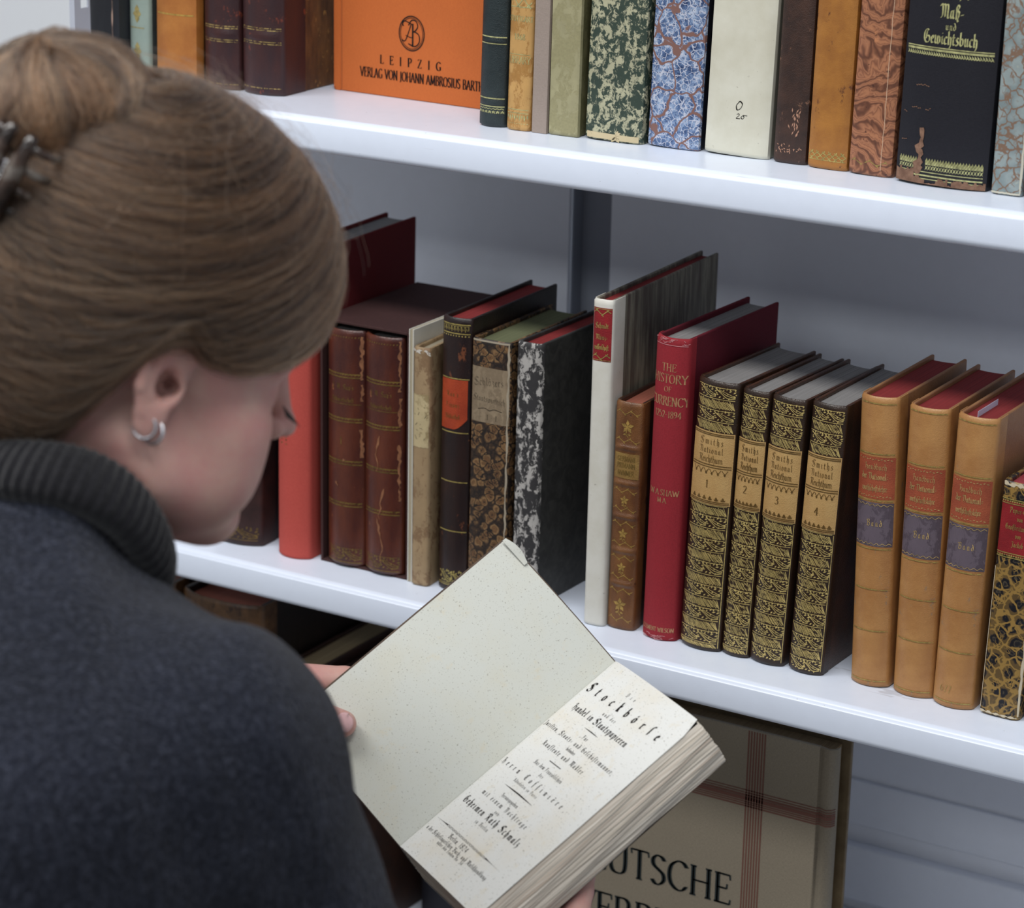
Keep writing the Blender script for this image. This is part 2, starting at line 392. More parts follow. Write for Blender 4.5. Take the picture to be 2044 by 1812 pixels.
M_SHELF = painted('white_shelf_paint', (226, 236, 254))
M_BACK = painted('grey_panel_paint', (228, 231, 240), 0.45, False)
M_POST = painted('grey_post_paint', (186, 191, 206), 0.4, False)
M_DARKP = painted('dark_panel_paint', (156, 161, 172), 0.5, False)
M_WALL = plain('white_wall_paint', (236, 240, 246), 0.8)
M_FLOOR = NT('floor_covering'); M_FLOOR = M_FLOOR.done(M_FLOOR.mix(M_FLOOR.noise(6, 4), (112, 108, 104), (134, 128, 122)), 0.5)

def struct(o): o['kind'] = 'structure'; return o
struct(box('floor', (-3.5, 3.0, -4.0, 0.62, -0.05, 0.0), M_FLOOR))
struct(box('ceiling', (-3.5, 3.0, -4.0, 0.62, 2.8, 2.85), M_WALL))
struct(box('wall_back', (-3.5, 3.0, 0.52, 0.62, 0.0, 2.8), M_WALL))

def shelf_profile(z, D):
    P = [(D, z), (0.0062, z)]
    for k in range(1, 8):
        a = k / 7 * R(62)
        P.append((0.0062 - 0.0052 * math.sin(a) * 1.13, z - 0.0048 * (1 - math.cos(a)) * 1.35))
    P.append((0.0002, z - 0.0043)); P.append((0.0, z - 0.0050))
    zb = z - 0.0265
    P.append((0.0, zb + 0.0052))
    for k in range(1, 6):
        a = k / 5 * R(90)
        P.append((0.0050 * (1 - math.cos(a)), zb + 0.0052 - 0.0052 * math.sin(a)))
    P += [(0.014, zb), (0.014, zb + 0.0014), (0.0055, zb + 0.0014), (0.0016, zb + 0.006), (0.0016, z - 0.006), (0.0066, z - 0.0014), (D, z - 0.0014)]
    return P

def shelf_board(z, label, name='shelf'):
    P = shelf_profile(z, SHD); n = len(P); v = []; f = []
    for x in (SHX0, SHX1): v += [(x, y, zz) for y, zz in P]
    for i in range(n): f.append((i, (i + 1) % n, n + (i + 1) % n, n + i))
    f.append(tuple(range(n))[::-1]); f.append(tuple(range(n, 2 * n)))
    o = mesh(name, v, f, M_SHELF)
    o.data.shade_smooth()
    m = o.modifiers.new('edges', 'EDGE_SPLIT'); m.split_angle = R(25)
    return tag(o, label, 'shelf', 'white metal shelf boards')
shelf_board(Z_TOP, 'upper white metal shelf board carrying the orange, blue and black books')
shelf_board(Z_MID, 'middle white metal shelf board under the red and gilt books')
shelf_board(Z_LOW, 'lowest white metal shelf board under the big grey cloth folio')

# upright at the left end, slotted along its side
def slotted_post(x0, x1, depth, z0, z1):
    v = []; f = []
    def add(b):
        k = len(v); a, q = box_data(*b); v.extend(a); f.extend([tuple(i + k for i in t) for t in q])
    add((x0, x1, 0.0, 0.0015, z0, z1))
    add((x1 - 0.0015, x1, 0.0015, 0.0075, z0, z1)); add((x1 - 0.0015, x1, 0.0165, depth, z0, z1))
    z = z0
    while z < z1:
        add((x1 - 0.0015, x1, 0.0075, 0.0165, z, z + 0.026)); z += 0.0500
    return v, f
v, f = slotted_post(-0.4924, -0.4874, 0.0185, 0.3476, 1.80)
tag(mesh('upright_post', v, f, M_POST), 'slotted grey metal post at the left end of the shelves', 'post')

# back panels with a recessed upright between two bays
bp = empty('back_panel', (0.35, 0.30, 0.0)); tag(bp, 'grey metal back panel behind the gilt and tan volumes', 'panel', 'shelving back panels')
for z0, z1 in ((0.30, Z_LOW - .0015), (Z_LOW, Z_MID - .0015), (Z_MID, Z_TOP - .0015), (Z_TOP, 1.78)):
    o = box('sheet', (-0.5265, 0.60, 0.0, 0.004, z0 + .001, z1 - .001), M_BACK, bp)
for z0, z1, d in ((0.7655, 0.8055, .0035), (0.700, 0.7500, 0.012), (0.655, 0.688, .010)):
    box('stiffening_rail', (-0.52, 0.58, -d, 0.0, z0, z1), M_BACK, bp, 0.003, 3)
bq = empty('back_panel', (-0.40, 0.30, 0.0)); tag(bq, 'grey metal back panel left of the recessed upright', 'panel', 'shelving back panels')
for z0, z1 in ((0.30, Z_LOW - .0015), (Z_LOW, Z_MID - .0015), (Z_MID, Z_TOP - .0015), (Z_TOP, 1.78)):
    box('sheet', (-0.16, 0.1835, 0.0, 0.004, z0 + .001, z1 - .001), M_BACK, bq)
o = empty('rear_upright', (-0.1965, 0.324, 0.30)); tag(o, 'dark grey recessed upright between the two back panels', 'post')
box('web', (-0.021, 0.021, 0.0, 0.002, 0.0, 1.48), M_DARKP, o)
box('flange', (-0.0215, -0.020, -0.016, 0.0, 0.0, 1.48), M_DARKP, o)
box('flange', (0.020, 0.0215, -0.016, 0.0, 0.0, 1.48), M_DARKP, o)
# ---------------------------------------------------------------- book builder
class Book:
    """upright book: local x across the spine, y into the shelf, z up; origin under the spine"""
    def __init__(s, label, x0, y0, x1, y1, z, H, D, lean=0.0, bulge=0.16, flat=2.2, group=None, bands=(),
                 band_h=0.0022, band_w=0.004, joint=0.02, spine=None, board=None, edge=None, bt=0.0026, sq=0.003,
                 corner=0.0, cap=True, name='book', yaw=None, nobulgebot=False, flare=0.0, cat='book'):
        s.T = math.hypot(x1 - x0, y1 - y0); s.H = H; s.D = D
        s.bulge = bulge * s.T; s.flat = flat; s.bands = bands; s.bh = band_h; s.bw = band_w; s.bt = bt
        yw = math.atan2(y1 - y0, x1 - x0) if yaw is None else R(yaw)
        lift = (s.T / 2) * abs(math.sin(R(lean)))
        s.o = empty(name, ((x0 + x1) / 2, (y0 + y1) / 2, z + lift + 0.0002), (0, R(lean), yw))
        s.o.rotation_mode = 'XYZ'
        tag(s.o, label, cat, group)
        s.joint = joint
        T = s.T
        # spine shell
        nx, rows = 18, sorted(set([0, .0012, .003] + [H * k / 16 for k in range(1, 16)] + [H - .004, H - .0012, H] +
                                  [b + d * band_w for b in bands for d in (-1, -.7, -.4, 0, .4, .7, 1)]))
        prof = [-1.0 + 2 * k / nx for k in range(nx + 1)]
        v = []; f = []; n = 2 * (nx + 1 + 4)
        for zz in rows:
            e = 0.0
            if cap and (zz < .0011 or zz > H - .0011): e = 0.0011
            ring = []
            ring.append((-T / 2 - .0004, joint)); ring.append((-T / 2 - .0004, .004))
            for t in prof: ring.append((t * (T / 2 - e * .5), s.sy(t, zz) + e))
            ring.append((T / 2 + .0004, .004)); ring.append((T / 2 + .0004, joint))
            inner = [(T / 2 - .0002, joint), (T / 2 - .0002, .004)] + \
                    [(t * (T / 2 - .0014), s.sy(t, zz, False) + .0016) for t in prof[::-1]] + [(-T / 2 + .0002, .004), (-T / 2 + .0002, joint)]
            v += [(a, b, zz) for a, b in ring + inner]
        m = len(ring) + len(inner)
        for r in range(len(rows) - 1):
            for i in range(m):
                a = r * m + i; b = r * m + (i + 1) % m
                f.append((a, b, b + m, a + m))
        h = m // 2
        for base, flip in ((0, True), ((len(rows) - 1) * m, False)):
            for i in range(h - 1):
                q = (base + i, base + i + 1, base + m - 2 - i, base + m - 1 - i)
                f.append(q if flip else q[::-1])
        s.spine = mesh('spine', v, f, spine, s.o, True)
        mm = s.spine.modifiers.new('edges', 'EDGE_SPLIT'); mm.split_angle = R(50)
        # boards, with the leather or paper of their own
        for nm, sx in (('back_board', -1), ('front_board', 1)):
            xa, xb = sorted((sx * T / 2, sx * (T / 2 - bt)))
            o = s.board(nm, xa, xb, .0035, D, H, board)
            bevel(o, 0.0009, 2)
        # text block
        v = []; f = []
        xs = [-(T / 2 - bt - .0002) + (T - 2 * bt - .0004) * k / 10 for k in range(11)]
        for zz in (sq, H - sq):
            for xx in xs: v.append((xx, s.sy(xx / (T / 2), zz, False) + .002, zz))
            for xx in xs[::-1]:
                t = xx / (T / 2); v.append((xx, D - .0035 - .10 * T * (1 - t * t), zz))
        k = 22
        for i in range(k): f.append((i, (i + 1) % k, k + (i + 1) % k, k + i))
        f.append(tuple(range(k))[::-1]); f.append(tuple(range(k, 2 * k)))
        s.block = mesh('page_block', v, f, edge, s.o)
        if corner:
            pass
    def board(s, nm, xa, xb, ya, yb, H, mat):
        v, f = box_data(xa, xb, ya, yb, 0, H)
        return mesh(nm, v, f, mat, s.o)
    def sy(s, t, z, raised=True):
        y = -s.bulge * (1 - abs(t) ** s.flat) + .0012
        if raised:
            for b in s.bands:
                d = abs(z - b) / s.bw
                if d < 1: y -= s.bh * (0.5 + 0.5 * math.cos(math.pi * d)) * (1 - abs(t) ** 6)
        return y
    def surf(s, u, v, off):
        """u measured along the spine from its middle"""
        t = max(-1, min(1, u / (s.T / 2)))
        d = 1e-3
        dy = (s.sy(min(1, t + d), v) - s.sy(max(-1, t - d), v)) / ((min(1, t + d) - max(-1, t - d)) * s.T / 2)
        n = math.hypot(1, dy)
        return (t * s.T / 2 + dy / n * off, s.sy(t, v) - off / n, v)
    def side(s, u, v, off):
        """u measured on the right-hand board from the joint"""
        return (s.T / 2 + off, u, v)
    def ink(s, ink, name, mat, off=.00018, side=False):
        o = ink.build(name, s.side if side else s.surf, mat, s.o, off)
        if o is not None and name in ('label_lettering', 'handwriting') and getattr(s, 'labels', None):
            o.parent = s.labels[-1]
        return o
    def patch(s, name, v0, v1, mat, w=0.94, off=.00022, ragged=0.0, u0=None, u1=None):
        k = Ink(); T = s.T; nu, nv = 16, 10
        a = -w * T / 2 if u0 is None else u0; b = w * T / 2 if u1 is None else u1
        rnd = random.Random(int(v0 * 1e5))
        js = [rnd.uniform(0, ragged) for _ in range(nv + 1)]
        jt = [rnd.uniform(0, ragged) for _ in range(nu + 1)]; jb = [rnd.uniform(0, ragged) for _ in range(nu + 1)]
        def P(i, j):
            uu = a + (b - js[j] - a) * i / nu
            lo, hi = v0 + jb[i], v1 - jt[i]
            return (uu, lo + (hi - lo) * j / nv)
        for j in range(nv):
            for i in range(nu): k.quad(P(i, j), P(i + 1, j), P(i + 1, j + 1), P(i, j + 1))
        o = k.build(name, s.surf, mat, s.o, off)
        s.labels = getattr(s, 'labels', []) + [o]
        return o
    def rules(s, vs, w=.0007, mat=None, width=.93, name='gilt_rule', off=.00016):
        for q in vs:
            k = Ink(); k.rect(-s.T * width / 2, s.T * width / 2, q - w / 2, q + w / 2, 14)
            s.ink(k, name, mat or M_GILT, off)

M_GILT = gilt('gilt_tooling')
M_GILT_W = gilt('worn_gilt_tooling', (186, 160, 84), 0.45, 0.35)
M_GILT_D = gilt('dull_gilt_tooling', (132, 104, 44), 0.5, 0.25)
M_BRIGHT = gilt('pale_gilt_tooling', (206, 204, 140), 0.4, 0.08)
M_BLACKINK = plain('black_ink', (26, 24, 24), 0.7, 0, 0.2)
PG_GREY = pages('grey_page_edges', (150, 148, 146), (118, 116, 116))
PG_RED = pages('red_page_edges', (150, 52, 50), (120, 36, 40))
PG_CREAM = pages('cream_page_edges', (196, 186, 162), (150, 138, 114))
PG_GREEN = pages('green_page_edges', (120, 124, 90), (92, 98, 72))
PG_SALMON = pages('salmon_page_edges', (176, 104, 84), (150, 84, 66))

def scroll(k, u0, u1, v, h, n=4, w=.0005):
    """a running wave with leaflets"""
    P = []; m = n * 8
    for i in range(m + 1):
        t = i / m; P.append((u0 + (u1 - u0) * t, v + h * .5 * math.sin(t * n * math.pi)))
    k.line(P, w, .004)
    for i in range(n):
        t = (i + .5) / n; x = u0 + (u1 - u0) * t
        sg = 1 if i % 2 == 0 else -1
        k.leaf(x, v + sg * h * .5, sg * 1.1, h * .8, h * .35); k.leaf(x, v + sg * h * .5, math.pi - sg * .9, h * .6, h * .3)
def teeth(k, u0, u1, v, h, n):
    for i in range(n):
        a = u0 + (u1 - u0) * i / n; b = u0 + (u1 - u0) * (i + 1) / n; c = (a + b) / 2
        k.quad((a, v), (c, v + h), (c, v + h * .6), (a + (b - a) * .3, v)); k.quad((c, v + h * .6), (c, v + h), (b, v), (b - (b - a) * .3, v))
def flower(k, u, v, r):
    for i in range(5): k.leaf(u, v, R(90 + i * 72), r, r * .55)
    k.line([(u, v), (u - r * .2, v - r * 1.1), (u + r * .15, v - r * 1.5)], r * .12)
    k.leaf(u - r * .1, v - r, R(200), r * .6, r * .3); k.leaf(u, v - r, R(-20), r * .6, r * .3)
def vine(k, u0, u1, v0, v1, seed=0):
    """one tooled band of curling stems, buds and leaves"""
    rnd = random.Random(seed); W = u1 - u0; h = v1 - v0; m = (v0 + v1) / 2
    x0 = u0 + W * .06
    for c in range(2):
        a = x0 + W * .46 * c; L = W * .5
        for dy, dx, ww in ((-.32, 0, .07), (-.05, .03, .06), (.2, .08, .05)):
            P = crom([(a + dx * W, m + h * (.30 - dy * .3)), (a + L * .3, m + h * (.18 + dy * .5)), (a + L * .62, m + h * (dy * .9 - .12)), (a + L * .96, m + h * (-.30 + dy * .25))], 4)
            k.line(P, h * ww, .004)
        for (fx, fy, an, ln) in ((.12, .30, 150, .22), (.2, .36, 60, .2), (.3, -.28, 220, .24), (.18, -.16, 180, .2), (.56, .34, 70, .26), (.66, .22, 20, .26),
                                 (.74, .36, 100, .18), (.86, .1, 30, .26), (.84, -.12, -20, .24), (.7, -.34, 250, .2), (.5, -.38, 200, .2), (.92, .34, 60, .2)):
            k.leaf(a + L * fx, m + h * fy * .95, R(an + rnd.uniform(-12, 12)), h * ln * 1.25, h * .15)
        for fx, fy in ((.08, .0), (.42, .38), (.62, -.02), (.98, -.02)):
            k.dot(a + L * fx, m + h * fy * .9, h * .065)
def hatch(k, u0, u1, v0, v1, seed=0):
    rnd = random.Random(seed); W = u1 - u0; h = v1 - v0; n = max(9, int(W / .0011))
    for i in range(n):
        x = u0 + W * (i + rnd.uniform(-.2, .2)) / n
        t0, t1 = rnd.uniform(0, .15), rnd.uniform(.8, 1)
        xa, xb = x - .0009 + W * .05, x + .0009 + W * .05
        a = max(u0, min(u1, xa - W * .055 + h * .5 * (1 - t1))); b = max(u0, min(u1, xa + h * .5 * (1 - t0)))
        k.line([(a, v0 + h * t1), (b, v0 + h * t0)], .00048, .004)
# ---------------------------------------------------------------- special book papers
def shell_marble(name, vein, cells, dark, scale=190, rough=0.5, vein_w=0.10, ring=None):
    n = NT(name)
    co = n.co((1, 1, 1), 0.006, 160)
    e = n.voronoi(scale, 'DISTANCE_TO_EDGE', co)
    d = n.voronoi(scale, 'F1', co)
    cc = n.voronoi(scale, 'F1', co, 1.0, 'Color')
    inner = n.ramp(d, [(0.0, dark), (0.16, cells), (0.24, dark), (0.36, cells), (0.52, dark)] if ring is None else ring)
    inner = n.mix(n.math('MULTIPLY', cc, 0.35), inner, dark)
    k = n.ramp(e, [(vein_w * .55, 1.0), (vein_w, 0.0)])
    col = n.mix(k, inner, vein)
    e2 = n.voronoi(scale * 2.3, 'DISTANCE_TO_EDGE', co)
    m2 = n.math('MULTIPLY', n.ramp(e2, [(0.05, 1.0), (0.09, 0.0)]), n.ramp(n.noise(90, 2), [(0.5, 0.0), (0.6, 1.0)]))
    col = n.mix(m2, col, vein)
    n.bump(n.noise(400, 4), 0.15, 0.0003)
    return n.done(col, rough, 0, 0.4)

def worn_paper(name, base, worn, thr=0.5, scale=120, rough=0.6, stretch=(1, 1, 0.6), third=None):
    n = NT(name)
    co = n.co(stretch, 0.01, 90)
    k = n.ramp(n.noise(scale, 9, 0.72, co), [(thr - .02, 0.0), (thr + .02, 1.0)])
    b = n.mix(n.math('MULTIPLY', n.noise(500, 3), 0.5), base, tuple(int(v * .6) for v in base))
    w = n.mix(n.ramp(n.noise(45, 5), [(0.3, 0.0), (0.7, 1.0)]), worn, tuple(int(v * .88) for v in worn))
    col = n.mix(k, b, w)
    if third:
        k3 = n.ramp(n.noise(scale * .6, 6, 0.7, n.co((1.5, 1, .4))), [(0.60, 0.0), (0.63, 1.0)])
        col = n.mix(k3, col, third)
    n.bump(k, 0.3, 0.0003)
    return n.done(col, rough, 0, 0.35)

def vellum(name, c1, c2, rough=0.5):
    n = NT(name)
    col = n.mix(n.ramp(n.noise(30, 6, 0.6), [(0.35, 0.0), (0.7, 1.0)]), c1, c2)
    col = n.mix(n.ramp(n.noise(330, 3, 0.6), [(0.70, 0.0), (0.76, 0.5)]), col, (120, 112, 92))
    n.bump(n.noise(300, 5), 0.18, 0.0004)
    return n.done(col, rough, 0, 0.35)

MID, TOP = Z_MID, Z_TOP
# ---- middle shelf, left to right
b = Book('dark brown leather book with gilt border at its foot, left of the coral book', -.3905, .0352, -.3426, .0370, MID, .213, .14, 0.6, spine=leather('dark_brown_leather', (66, 38, 34), (40, 24, 24), 40),
         board=leather('near_black_leather', (34, 24, 26), (24, 18, 20)), edge=PG_CREAM)
k = Ink(); vine(k, -.021, .021, .006, .0155, 3); k.rect(-.021, .021, .0045, .0050, 14); b.ink(k, 'gilt_border', M_GILT_D)
b = Book('tall coral red cloth book with black lettering running up its spine', -.3226, .0325, -.2935, .0335, MID, .248, .158, 0.35, bulge=.2, spine=cloth('coral_cloth', (204, 84, 72), (184, 68, 60)),
         board=cloth('shaded_coral_cloth', (120, 28, 32), (92, 20, 26)), edge=PG_GREY)  # boards are the same coral cloth with shade painted into the colour
k = Ink(); k.text('NIEDERLÄNDISCHE'.replace('Ä', 'A'), 0, 0, .0062, 'rom', 'c', .08, 1.0, 1.0)
k.q = [tuple((-.0035 - (y), .128 + x) for x, y in q) for q in k.q]; b.ink(k, 'spine_lettering', M_GILT_D)

# slipcase with two volumes
cse = empty('slipcase', (-.2449, .039, MID)); tag(cse, 'dark brown cloth slipcase holding two worn red-brown leather volumes', 'slipcase')
M_CASE = cloth('brown_case_cloth', (74, 46, 44), (56, 34, 34)); hw = .0411; ch = .1985
for nm, q in (('side_panel', (-hw, -hw + .0022, 0, .137, 0, ch)), ('side_panel', (hw - .0022, hw, 0, .137, 0, ch)),
              ('top_panel', (-hw + .0022, hw - .0022, 0, .137, ch - .0022, ch)), ('bottom_panel', (-hw + .0022, hw - .0022, 0, .137, 0, .0022)),
              ('back_panel', (-hw + .0022, hw - .0022, .1348, .137, .0022, ch - .0022))):
    box(nm, q, M_CASE, cse, .0005, 2)
M_VOL = leather('red_brown_calf', (104, 50, 30), (62, 28, 28), 40, 0.3, (170, 106, 64), 0.635, 0.3, True, 0.5)
M_VOLB = leather('brown_calf_side', (84, 48, 32), (58, 32, 26))
for i, (xa, xb, n_, lb) in enumerate(((-.2797, -.2456, '1.', 'worn red-brown leather volume numbered 1, left one in the slipcase'),
                                      (-.2448, -.2102, '', 'cracked red-brown leather volume, right one in the slipcase'))):
    b = Book(lb, xa, .0400, xb, .0400, MID + .0024, .1905, .125, 0, bulge=.2, spine=M_VOL, board=M_VOLB, edge=PG_GREY, joint=.006, group='two volumes in the slipcase')
    k = Ink(); T = .033
    for vv in (.1545, .1190, .0845, .0503):
        k.rect(-T * .47, T * .47, vv + .0008, vv + .0018, 12); k.rect(-T * .47, T * .47, vv - .0018, vv - .0008, 12)
        for q in range(12): k.leaf(-T * .45 + q * T * .9 / 12, vv, .5, .0022, .0008)
    k.rect(-T * .45, T * .45, .1316, .1321, 12)
    for q in range(13): k.leaf(-T * .45 + q * T * .9 / 13, .1845, .8, .0018, .0010)
    k.text('J. M. Say’s'.replace('’', "'"), 0, .1435, .0042, 'fr', 'c', .05); k.text('Volkswirthschaft', 0, .1335, .0036, 'fr', 'c', .0)
    if n_: k.text(n_, 0, .099, .006, 'rom')
    vine(k, -T * .45, T * .45, .0045, .0135, i); k.rect(-T * .47, T * .47, .0138, .0142, 12); k.rect(-T * .47, T * .47, .0022, .0030, 12)
    b.ink(k, 'gilt_tooling', M_GILT_D)
    # torn strips where the joint has split
    rnd = random.Random(i + 3); M_TORN = bpy.data.materials.get('raw_torn_leather') or leather('raw_torn_leather', (158, 104, 68), (122, 76, 48), 160, 0.7)
    u = T * .46
    jit = [rnd.uniform(.0003, .0026) for _ in range(60)]
    for seg in ((.186, .150), (.148, .133), (.112, .088)) if i == 0 else ((.188, .148), (.143, .120), (.106, .060)):
        P = []; z = seg[0]
        while z > seg[1]: P.append((u + rnd.uniform(-.0006, .0005), z)); z -= .0019
        k = Ink(); k.line(P, lambda t: jit[int(t * 17 + seg[0] * 900) % 60], .002); b.ink(k, 'torn_strip', M_TORN, .0003)
    for sx, sz, n in ((.0, .112, 9), (.004, .070, 8), (-.002, .045, 11)) if i else ((-.006, .068, 4), (.002, .087, 5)):
        P = [(sx, sz)]
        for q in range(n): P.append((P[-1][0] + rnd.uniform(-.0016, .0016), P[-1][1] - .0032 if i else P[-1][1] - rnd.uniform(-.0010, .0022)))
        k = Ink(); k.line(P, lambda t: .0004 + .0022 * abs(math.sin(t * 7)) * (1 - t), .003); b.ink(k, 'leather_crack', M_TORN, .0003)

M_CREAMP = vellum('cream_card', (214, 212, 202), (200, 198, 188), 0.4)
pm = empty('pamphlet', (-.2010, .037, MID)); tag(pm, 'thin cream card pamphlet between the brown slipcase and the mottled tan book', 'pamphlet')
box('cover_sheet', (-.0022, -.0012, 0, .135, 0, .2025), M_CREAMP, pm, .0003); box('cover_sheet', (.0012, .0022, 0, .135, 0, .2025), M_CREAMP, pm, .0003)
box('page_block', (-.0012, .0012, .0006, .134, .0004, .202), PG_CREAM, pm)

tanp = worn_paper('mottled_tan_paper', (146, 116, 84), (168, 142, 106), 0.46, 60, 0.55, third=(112, 76, 56))
b = Book('thin mottled tan paper book with a blank cream label, right of the slipcase', -.1970, .0335, -.1832, .0345, MID, .1905, .118, 0.2, bulge=.12, flat=5, spine=tanp, board=tanp, edge=PG_CREAM)
M_OLDLAB = worn_paper('old_cream_label', (168, 148, 106), (198, 180, 138), 0.45, 70, 0.6)
b.patch('paper_label', .1118, .1545, M_OLDLAB, .98, ragged=.0008)
k = Ink(); rnd = random.Random(4)
for q in range(16):
    x, z = rnd.uniform(-.005, .004), rnd.uniform(.115, .151); k.line([(x, z), (x + rnd.uniform(-.002, .002), z + rnd.uniform(-.001, .003))], .0003)
b.ink(k, 'handwriting', M_BLACKINK, .0004)
k = Ink()
for q in range(9): k.leaf(-.0068 + q * .0015, .1885, R(rnd.uniform(180, 360)), rnd.uniform(.002, .006), .002)
b.ink(k, 'chipped_head', plain('chipped_paper', (206, 200, 190)), .0003)

M_OLW = leather('dark_marbled_calf', (50, 32, 28), (28, 22, 26), 45, 0.36, (112, 64, 40), 0.6, 0.25, True)
b = Book('dark brown leather book with a bright orange title label', -.1767, .0400, -.1520, .0405, MID, .2168, .132, .48, bulge=.16, spine=M_OLW, board=leather('black_brown_board', (44, 32, 26), (30, 24, 22), 60), edge=PG_RED, joint=.016)
k = Ink(); T = .0245
for vv in (.2120, .2050, .1700, .1278, .0886, .0489): k.rect(-T * .47, T * .47, vv - .0004, vv + .0004, 12)
for q in range(8):
    x = -T * .44 + q * T * .88 / 8; w = T * .09
    k.line([(x, .2065), (x, .2108), (x + w, .2108), (x + w, .2078), (x + w * .4, .2078), (x + w * .4, .2092)], .0004)
for q in range(10): k.dot(-T * .43 + q * T * .86 / 9, .2032, .0006)
vine(k, -T * .45, T * .45, .0070, .0165, 7)
k.rect(-T * .47, T * .47, .0046, .0052, 12); k.rect(-T * .47, T * .47, .0060, .0064, 12)
b.ink(k, 'gilt_tooling', M_GILT)
M_ORL = leather('bright_orange_label', (188, 70, 24), (160, 54, 20), 60, 0.5)
kk = Ink(); n = 14
for i in range(n):
    u0 = -T * .47 + T * .90 * i / n; u1 = -T * .47 + T * .90 * (i + 1) / n
    lo = lambda q: .1302 + max(0, (q - .55)) ** 1.6 * .030
    for j in range(6):
        a0, a1 = lo(i / n), lo((i + 1) / n)
        kk.quad((u0, a0 + (.1692 - a0) * j / 6), (u1, a1 + (.1692 - a1) * j / 6), (u1, a1 + (.1692 - a1) * (j + 1) / 6), (u0, a0 + (.1692 - a0) * (j + 1) / 6))
b.ink(kk, 'title_label', M_ORL, .0003)
k = Ink(); k.text("Rau's", -.001, .1560, .0040, 'fr', 'c', .15, .8); k.text('Finanz', -.001, .1475, .0040, 'fr', 'c', .12, .8); k.text('Bibliothek', -.001, .1385, .0038, 'fr', 'c', 0, .8)
b.ink(k, 'label_lettering', M_GILT_D, .0005)

M_BRM = shell_marble('brown_shell_marble', (34, 28, 26), (132, 98, 60), (62, 44, 32), 150, 0.5, 0.07, [(0.0, (36, 30, 28)), (0.12, (52, 38, 30)), (0.2, (118, 84, 52)), (0.34, (104, 76, 48)), (0.46, (146, 112, 72)), (0.62, (58, 44, 34))])
b = Book('brown shell-marbled book with a handwritten grey-tan paper label', -.1497, .0390, -.1168, .0395, MID, .2041, .118, .46, bulge=.06, flat=6, spine=M_BRM, board=M_BRM, edge=PG_GREEN, joint=.0225)
M_TANLAB = worn_paper('grey_tan_label', (140, 122, 98), (152, 134, 108), 0.5, 60, 0.6)
b.patch('paper_label', .140, .1828, M_TANLAB, .97)
k = Ink(); k.text('Schlözers', -.001, .1690, .0062, 'fr', 'c', .06, .45, 1.15, R(4)); k.text('Staatswirthsch.', .000, .1560, .0050, 'fr', 'c', .04, .45, 1.0, R(-3))
k.line(crom([(-.010, .1500), (-.004, .1512), (0, .1498), (.004, .1512), (.011, .1502)], 5), .0004); k.text('-  I - I.', 0, .1425, .004, 'rom', 'c', .1, .6)
b.ink(k, 'handwriting', M_BLACKINK, .0004)
k = Ink(); rnd = random.Random(9); P = [(.0150 + rnd.uniform(-.0004, .0004), .2035 - i * .004) for i in range(42)]
k.line(P, lambda t: .0005 + .0013 * abs(math.sin(t * 17)) * (1 - .4 * t), .003); k.rect(-.0155, .0155, .2022, .2036, 12)
b.ink(k, 'worn_edge', plain('bare_paper_edge', (168, 156, 136)), .0003)

M_GM = worn_paper('grey_marble_spine', (58, 57, 59), (190, 187, 183), 0.525, 150, 0.55, (1, 1, 0.55))
n = NT('charcoal_marble_board'); _c = n.mix(n.ramp(n.noise(70, 6, 0.65, None, 1.5), [(0.4, 0.0), (0.75, 1.0)]), (44, 44, 44), (72, 72, 70)); n.bump(n.noise(300, 4), .2, .0004); M_CHM = n.done(_c, 0.5)
b = Book('charcoal marbled book, its spine paper flaked to white, left of the tall vellum book', -.1118, .0400, -.0905, .0420, MID, .2070, .128, .36, bulge=.1, flat=5, spine=M_GM, board=M_CHM, edge=PG_RED, joint=.004, yaw=-1)

M_VEL = vellum('white_vellum', (220, 219, 211), (204, 201, 188), 0.45)
n = NT('streaked_old_board'); _s = n.ramp(n.noise(1, 5, 0.65, n.co((1, 150, 14))), [(0.36, (66, 40, 40)), (0.5, (104, 98, 84)), (0.62, (150, 146, 128)), (0.72, (120, 104, 58))]); M_STREAK = n.done(n.mix(n.math('MULTIPLY', n.noise(40, 4), .6), _s, (120, 116, 104)), .6)
b = Book('tall narrow white vellum book with a small red title label', -.0454, .0360, -.0296, .0365, MID, .2500, .178, .15, bulge=.12, flat=4, spine=M_VEL, board=M_STREAK, edge=PG_RED, joint=.019)
M_REDL = leather('deep_red_label', (156, 28, 36), (128, 22, 30), 60, 0.45)
b.patch('title_label', .2043, .2440, M_REDL, .92)
k = Ink(); scroll(k, -.0065, .0065, .2405, .0026, 3, .0006); scroll(k, -.0065, .0065, .2075, .0026, 3, .0006); k.rect(-.0070, .0070, .2430, .2434); k.rect(-.0070, .0070, .2050, .2054)
k.text('Schmidt', 0, .2290, .0040, 'fr', 'c', .02, 1, .9); k.text('Münz=', 0, .2205, .0040, 'fr', 'c', .04); k.text('wiſſenſchaft', 0, .2130, .0040, 'fr', 'c', -.02, 1, .8)
b.ink(k, 'label_lettering', M_GILT, .0005)

